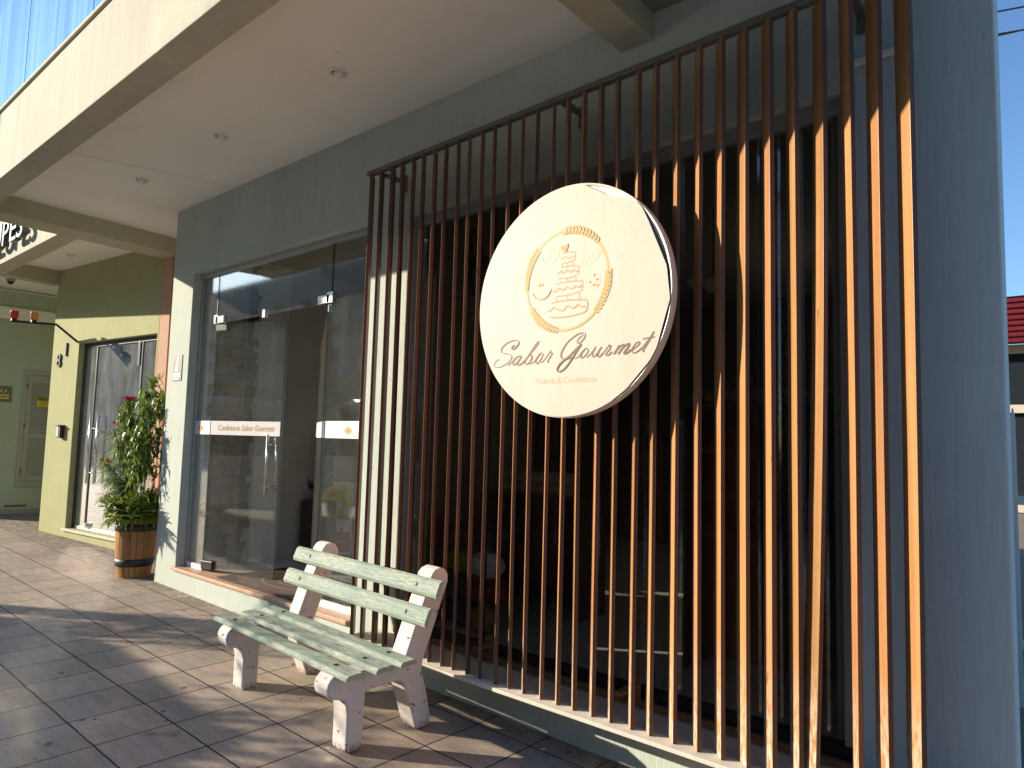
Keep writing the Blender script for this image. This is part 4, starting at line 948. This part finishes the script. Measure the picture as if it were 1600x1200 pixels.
fa = thing('wall_fan', 'black caged wall fan seen through the slats left of the sign', 'fan', (-3.78, 3.92, 3.10), R(-52))
q = MB(); Rf = .27
for k in range(28):
    a = 2*math.pi*k/28; q.tube([(.05*math.cos(a), -.09, .05*math.sin(a)), (.2*math.cos(a+.2), -.085, .2*math.sin(a+.2)), (Rf*math.cos(a+.25), -.03, Rf*math.sin(a+.25))], .0022, 3, False)
for r_, y in ((Rf, -.03), (.18, -.083), (.06, -.09), (Rf, .02)): q.tube([(r_*math.cos(R(a)), y, r_*math.sin(R(a))) for a in range(0, 361, 12)], .004, 4, False)
q.build('cage', 'black', fa); q = MB()
for k in range(3):
    a = 2*math.pi*k/3+.5; q.poly([(.04*math.cos(a-.6), -.04, .04*math.sin(a-.6)), (.23*math.cos(a-.15), -.02, .23*math.sin(a-.15)), (.24*math.cos(a+.35), -.05, .24*math.sin(a+.35)), (.05*math.cos(a+.7), -.05, .05*math.sin(a+.7))])
q.build('blade', 'black', fa); MB().tube([(0, -.08, 0), (0, .12, 0)], .055, 12).build('motor', 'black', fa, smooth=True); MB().tube([(0, .1, 0), (0, .2, -.1), (-.25, .3, -.15), (-.4, .28, -.15)], .015, 6).build('wall_arm', 'black', fa)
for (x, y, z, lab) in ((-2.44, 5.0, 3.00, 'left opal ceiling globe hanging deep behind the slats'), (-2.30, 5.0, 2.95, 'right opal ceiling globe hanging deep behind the slats')):
    t = thing('pendant_lamp', lab, 'pendant lamp', (x, y, z), 0, 'globe lamps inside the dark shop'); MB().blob((0, 0, 0), .075, .075, .075, 16, 10, 0).build('globe', 'globe', t, smooth=True); MB().tube([(0, 0, .07), (0, 0, .60)], .006, 6).build('cord', 'black', t)
for x, lab in ((-1.62, 'left pale vertical pipe inside the dark shop'), (-1.36, 'right pale vertical pipe inside the dark shop')):
    q = MB(); q.tube([(0, 0, 0), (0, 0, 3.25)], .018, 10).tube([(0, 0, 1.9), (0, 0, 1.93)], .024, 10).tube([(0, 0, 2.6), (0, 0, 2.63)], .024, 10); o = q.build('service_pipe', 'pvc', smooth=True); o.location = (x, 3.95, IZ); o['label'] = lab; o['category'] = 'pipe'; o['group'] = 'pipes behind the slats'
def shelf(x0, x1, y0, y1, zs, label):
    t = thing('shelf_unit', label, 'shelf', ((x0+x1)/2, (y0+y1)/2, IZ)); wv, dv = (x1-x0)/2, (y1-y0)/2
    for z in zs: MB().box(-wv, wv, -dv, dv, z-IZ-.025, z-IZ).build('shelf_board', 'in_dark', t)
    for sx in (-wv-.021, wv+.001): MB().box(sx, sx+.02, -dv, dv, 0, zs[-1]-IZ).build('side_panel', 'dark_wood', t)
    MB().box(-wv, wv, dv+.001, dv+.02, 0, zs[-1]-IZ).build('back_panel', 'dark_wood', t); return t
shelf(-2.06, -1.06, 4.1, 4.5, (1.17, 1.40, 1.68, 1.965), 'long dark bread shelf behind the right part of the slats'); shelf(-4.2, -3.2, 4.5, 4.9, (.6, .95, 1.25), 'low dark shelf behind the slats beside the sacks')
random.seed(14)
for i in range(6):
    q = MB(); n_ = random.choice((2, 3))
    for j in range(n_): q.blob((j*.075-.06, random.uniform(-.03, .03), .045), .06, .10, .05, 10, 6, .18)
    o = q.build('bread_bag', 'bread', smooth=True); o.location = (-1.98+i*.175, 4.26, 1.966); o['category'] = 'bread bag'; o['group'] = 'bread bags along the top shelf'; o['label'] = 'lumpy brown bread bag in the row on the long top shelf'
for i in range(8):
    q = MB()
    for j in range(2): q.blob((j*.08-.04, random.uniform(-.03, .03), .05), .065, .09, .055, 10, 6, .2)
    o = q.build('bread_loaf', 'bread_pale', smooth=True); o.location = (-3.98+(i % 4)*.19, 4.68, 1.251+.095*(i//4)); o['category'] = 'bread'; o['group'] = 'pale loaves on the low shelf'; o['label'] = 'pale loaf heaped on the low shelf behind the slats'
cols = ['pack_red', 'pack_blue', 'pack_yellow', 'bread', 'in_dark', 'pack_red', 'black', 'pack_yellow', 'frz_white', 'pack_red', 'in_dark', 'pack_blue']
names = {'pack_red': 'red', 'pack_blue': 'blue', 'pack_yellow': 'yellow', 'bread': 'brown', 'in_dark': 'dark grey', 'black': 'black', 'frz_white': 'white'}
for i, c in enumerate(cols):
    q = MB(); q.blob((0, 0, .10), .16, .10, .10, 12, 6, .10); q.box(-.10, .10, -.085, -.05, .04, .15)
    o = q.build('snack_sack', c, smooth=False); o.location = (-4.02+(i % 3)*.28, 3.78+.05*(i % 2), IZ+.002+(i//3)*.19); o.rotation_euler = (0, 0, random.uniform(-.3, .3)); o['category'] = 'sack'; o['group'] = 'sacks stacked inside the window'
    o['label'] = '%s sack, number %d from the bottom left of the stack in the window' % (names[c], i+1)

t = thing('interior_lamp', 'single lit bulb glowing deep inside the dark shop', 'lamp', (-1.944, 7.0, 2.722))
def emit(name, c, s):
    k = NT(name); e = k.add("ShaderNodeEmission"); e.inputs[0].default_value = (*c, 1); e.inputs[1].default_value = s; k.link(e.outputs[0], k.out.inputs[0]); return k.m
M['bulb'] = emit('lit_bulb', (1, .93, .82), 30)
MB().blob((0, 0, 0), .035, .035, .045, 12, 8, 0).build('bulb', 'bulb', t, smooth=True); MB().tube([(0, 0, .046), (0, 0, .9)], .008, 6).build('cord', 'black', t)

# ------------------------------------------------------------------ right background
gt = thing('metal_gate', 'white painted steel picket gate beyond the right pillar', 'gate', (.6, 6, gz(.6)))
for i in range(18):
    x = -1.137+i*.145; MB().prism([(x-.013, .0), (x+.013, .0), (x+.013, 1.96), (x+.004, 2.03), (x-.004, 2.03), (x-.013, 1.96)], -.008, .008, 'y').build('picket', 'white_paint', gt)
for z in (1.39, .41): MB().box(-1.25, 1.5, .009, .035, z-.03, z+.03).build('rail', 'white_paint', gt)
rs = thing('red_roof_shop', 'low shop with dark red corrugated eaves and dark windows behind the gate', 'shop', (2.5, 27, -.1))
MB().wall(-7, 8, 0, 5.25, 0, .3, [(-6.6, -.2, 3.36, 5.0), (.2, 7.6, 3.36, 5.0), (-6.6, -.2, .3, 3.10), (.2, 7.6, .3, 3.10)]).build('front_wall', 'house', rs); MB().box(-6.99, 7.99, .31, 6, 0, 5.2).build('rooms', 'in_dark', rs)
q = MB(); 
for i in range(8): q.prism([(-.7, 5.26+i*.18), (-.62, 5.30+i*.18), (-.62, 5.40+i*.18), (-.7, 5.44+i*.18), (-.2, 5.44+i*.18), (-.2, 5.26+i*.18)], -7.2, 8.2, 'x')
q.build('red_eaves', 'red_sheet', rs); MB().box(-7, 8, -.15, 6, 5.1, 5.25).build('soffit', 'house', rs)
for a, b_ in ((-6.6, -.2), (.2, 7.6)):
    for z0, z1 in ((3.36, 5.0), (.3, 3.10)): MB().box(a, b_, .2, .22, z0, z1).build('window', 'van_glass', rs)
for k, (za, zb, lab) in enumerate(((8.19, 8.06, 'upper dark power cable crossing the blue sky'), (7.83, 7.74, 'lower twisted power cable crossing the blue sky'))):
    q = MB(); N = 40
    for s in ((0,) if k == 0 else (-1, 1)): q.tube([(-14+.8*i, 12, za+(-1.13-(-14+.8*i))*.23*-1*-.9*0+(za-zb)*(-1.13-(-14+.8*i))/.34*.36+s*.018*math.cos(i*2.2)+.02*math.sin(i*1.3)) for i in range(N)], .014, 5)
    o = q.build('power_cable', 'black'); o['label'] = lab; o['category'] = 'cable'

# ------------------------------------------------------------------ the street side: what the glass mirrors and what throws the long shadows
van = thing('parked_minivan', 'white minivan parked at the kerb behind the viewer', 'minivan', (-10.3, -2.6, gz(-10)-.13))
side = [(-2.5, .32), (2.45, .32), (2.6, .5), (2.6, .95), (2.25, 1.15), (1.6, 1.95), (1.1, 2.30), (-1.2, 2.42), (-2.1, 2.25), (-2.5, 1.6)]
MB().prism(side, -.95, .95, 'y').build('body', 'van', van, bevel=.10, seg=4)
MB().box(-2.0, 1.15, -.957, .957, 1.3, 1.95).build('side_window', 'van_glass', van); MB().prism([(2.19, 1.24), (1.62, 1.94), (1.645, 1.96), (2.22, 1.26)], -.8, .8, 'y').build('windscreen', 'van_glass', van)
for x in (-1.6, 1.6):
    for y in (-.87, .87):
        q = MB(); q.X = Matrix.Translation((x, y, .33)) @ Matrix.Rotation(R(90), 4, 'X'); q.lathe([(.2, -.1), (.33, -.09), (.33, .09), (.2, .1)], n=24); q.build('wheel', 'rubber', van)
for y in (-.7, .7): MB().box(2.59, 2.615, y-.15, y+.15, .62, .80).build('headlight', 'alu', van)
up_ = thing('utility_pole', 'round grey concrete utility pole standing at the kerb', 'pole', (-13.6, -2.2+.0, gz(-13.6)-.13)); MB().tube([(0, 0, 0), (0, 0, 9)], [.14, .10], 16).build('shaft', 'concrete', up_, smooth=True); MB().box(-.9, .9, -.05, .05, 8.2, 8.3).build('crossarm', 'bark', up_)
def tree(x, y, h, r, lab, sd, leaves=2600):
    random.seed(sd); t = thing('street_tree', lab, 'tree', (x, y, gz(x)-.13)); a, b_ = MB(), MB()
    a.tube([(0, 0, 0), (.06, .02, h*.25), (-.04, 0, h*.45)], [.20, .16, .13], 10); ends = []
    for i in range(9):
        an = 2*math.pi*i/9+random.uniform(-.3, .3); e = Vector((math.cos(an)*r*random.uniform(.5, .95), math.sin(an)*r*random.uniform(.5, .95), h*random.uniform(.62, .98))); s = Vector((-.04, 0, h*random.uniform(.36, .45)))
        m_ = s.lerp(e, .5)+Vector((0, 0, .25)); a.tube([s, m_, e], [.075, .045, .015], 6)
        for j in range(4):
            ee = e+Vector((random.uniform(-1, 1), random.uniform(-1, 1), random.uniform(-.4, .7)))*r*.4; a.tube([m_.lerp(e, random.uniform(.3, 1)), ee], [.02, .006], 4); ends.append(ee)
        ends.append(e)
    for i in range(leaves):
        c = random.choice(ends)+Vector((random.gauss(0, .28), random.gauss(0, .28), random.gauss(0, .22))); leaf_shape(b_, c, rnd_dir(), random.uniform(.09, .16), .06, .2, 2)
    a.build('trunk', 'bark', t); b_.build('crown', 'tree_leaf', t); return t
tree(-13.0, -11.2, 8.0, 2.6, 'sparse street tree on the far pavement, taller one', 4, 1500); tree(-17.5, -10.8, 6.2, 2.3, 'leafy street tree on the far pavement, smaller one', 8, 2200)
def kerb_tree(x, y, zc, r, rz_, lab, sd, n_):
    random.seed(sd); t = thing('kerb_tree', lab, 'tree', (x, y, gz(x)-.13)); a, b_ = MB(), MB(); a.tube([(0, 0, 0), (.03, .02, zc*.5), (0, 0, zc)], [.07, .055, .03], 8)
    cl = []
    for i in range(14):
        d = rnd_dir(.1); e = Vector((d.x*r*.8, d.y*r*.8, zc+d.z*rz_*.8)); a.tube([(0, 0, zc-.3), Vector((0, 0, zc)).lerp(e, .5)+Vector((0, 0, .05)), e], [.03, .018, .006], 5); cl.append(e)
    for i in range(n_):
        c = random.choice(cl)+Vector((random.gauss(0, .17), random.gauss(0, .17), random.gauss(0, .14))); leaf_shape(b_, c, rnd_dir(), random.uniform(.07, .12), .05, .2, 2)
    a.build('trunk', 'bark', t); b_.build('crown', 'tree_leaf', t)
kerb_tree(-11.7, -1.75, 2.25, .95, .75, 'small round kerb tree nearer the lime green shop', 31, 1300); kerb_tree(-9.35, -1.75, 2.15, .9, .75, 'small round kerb tree in front of the parked minivan', 32, 1300)
hb = thing('opposite_building', 'tall dark grey apartment block beyond the street trees', 'building', (-85, -48, -.1))
MB().wall(-70, 62, 0, 25.0, -.3, 0, [(x, x+3.2, z, z+1.8) for x in range(-66, 60, 7) for z in (1, 4.6, 8.2, 11.8, 15.4, 19.0)]).build('front_wall', 'brown_wall', hb); MB().box(-70, 62, -9, -.31, 0, 24.9).build('rooms', 'in_dark', hb)
MB().box(-70.3, 62.3, -9.3, .3, 25.0, 25.4).build('roof', 'concrete', hb)
ob = thing('sky_blocking_building', 'unseen plain three storey block added to keep skylight off the corner column', 'building', (18, -16, -.1))  # out of view, added to cut the skylight that reaches the column
MB().wall(-26, 26, 0, 12.0, -.3, 0, [(x, x+3, z, z+1.8) for x in range(-24, 24, 6) for z in (.6, 4.4, 8.2)]).build('front_wall', 'brown_wall', ob); MB().box(-26, 26, -9, -.31, 0, 11.9).build('rooms', 'in_dark', ob); MB().box(-26.3, 26.3, -9.3, .3, 12.0, 12.3).build('roof', 'concrete', ob)
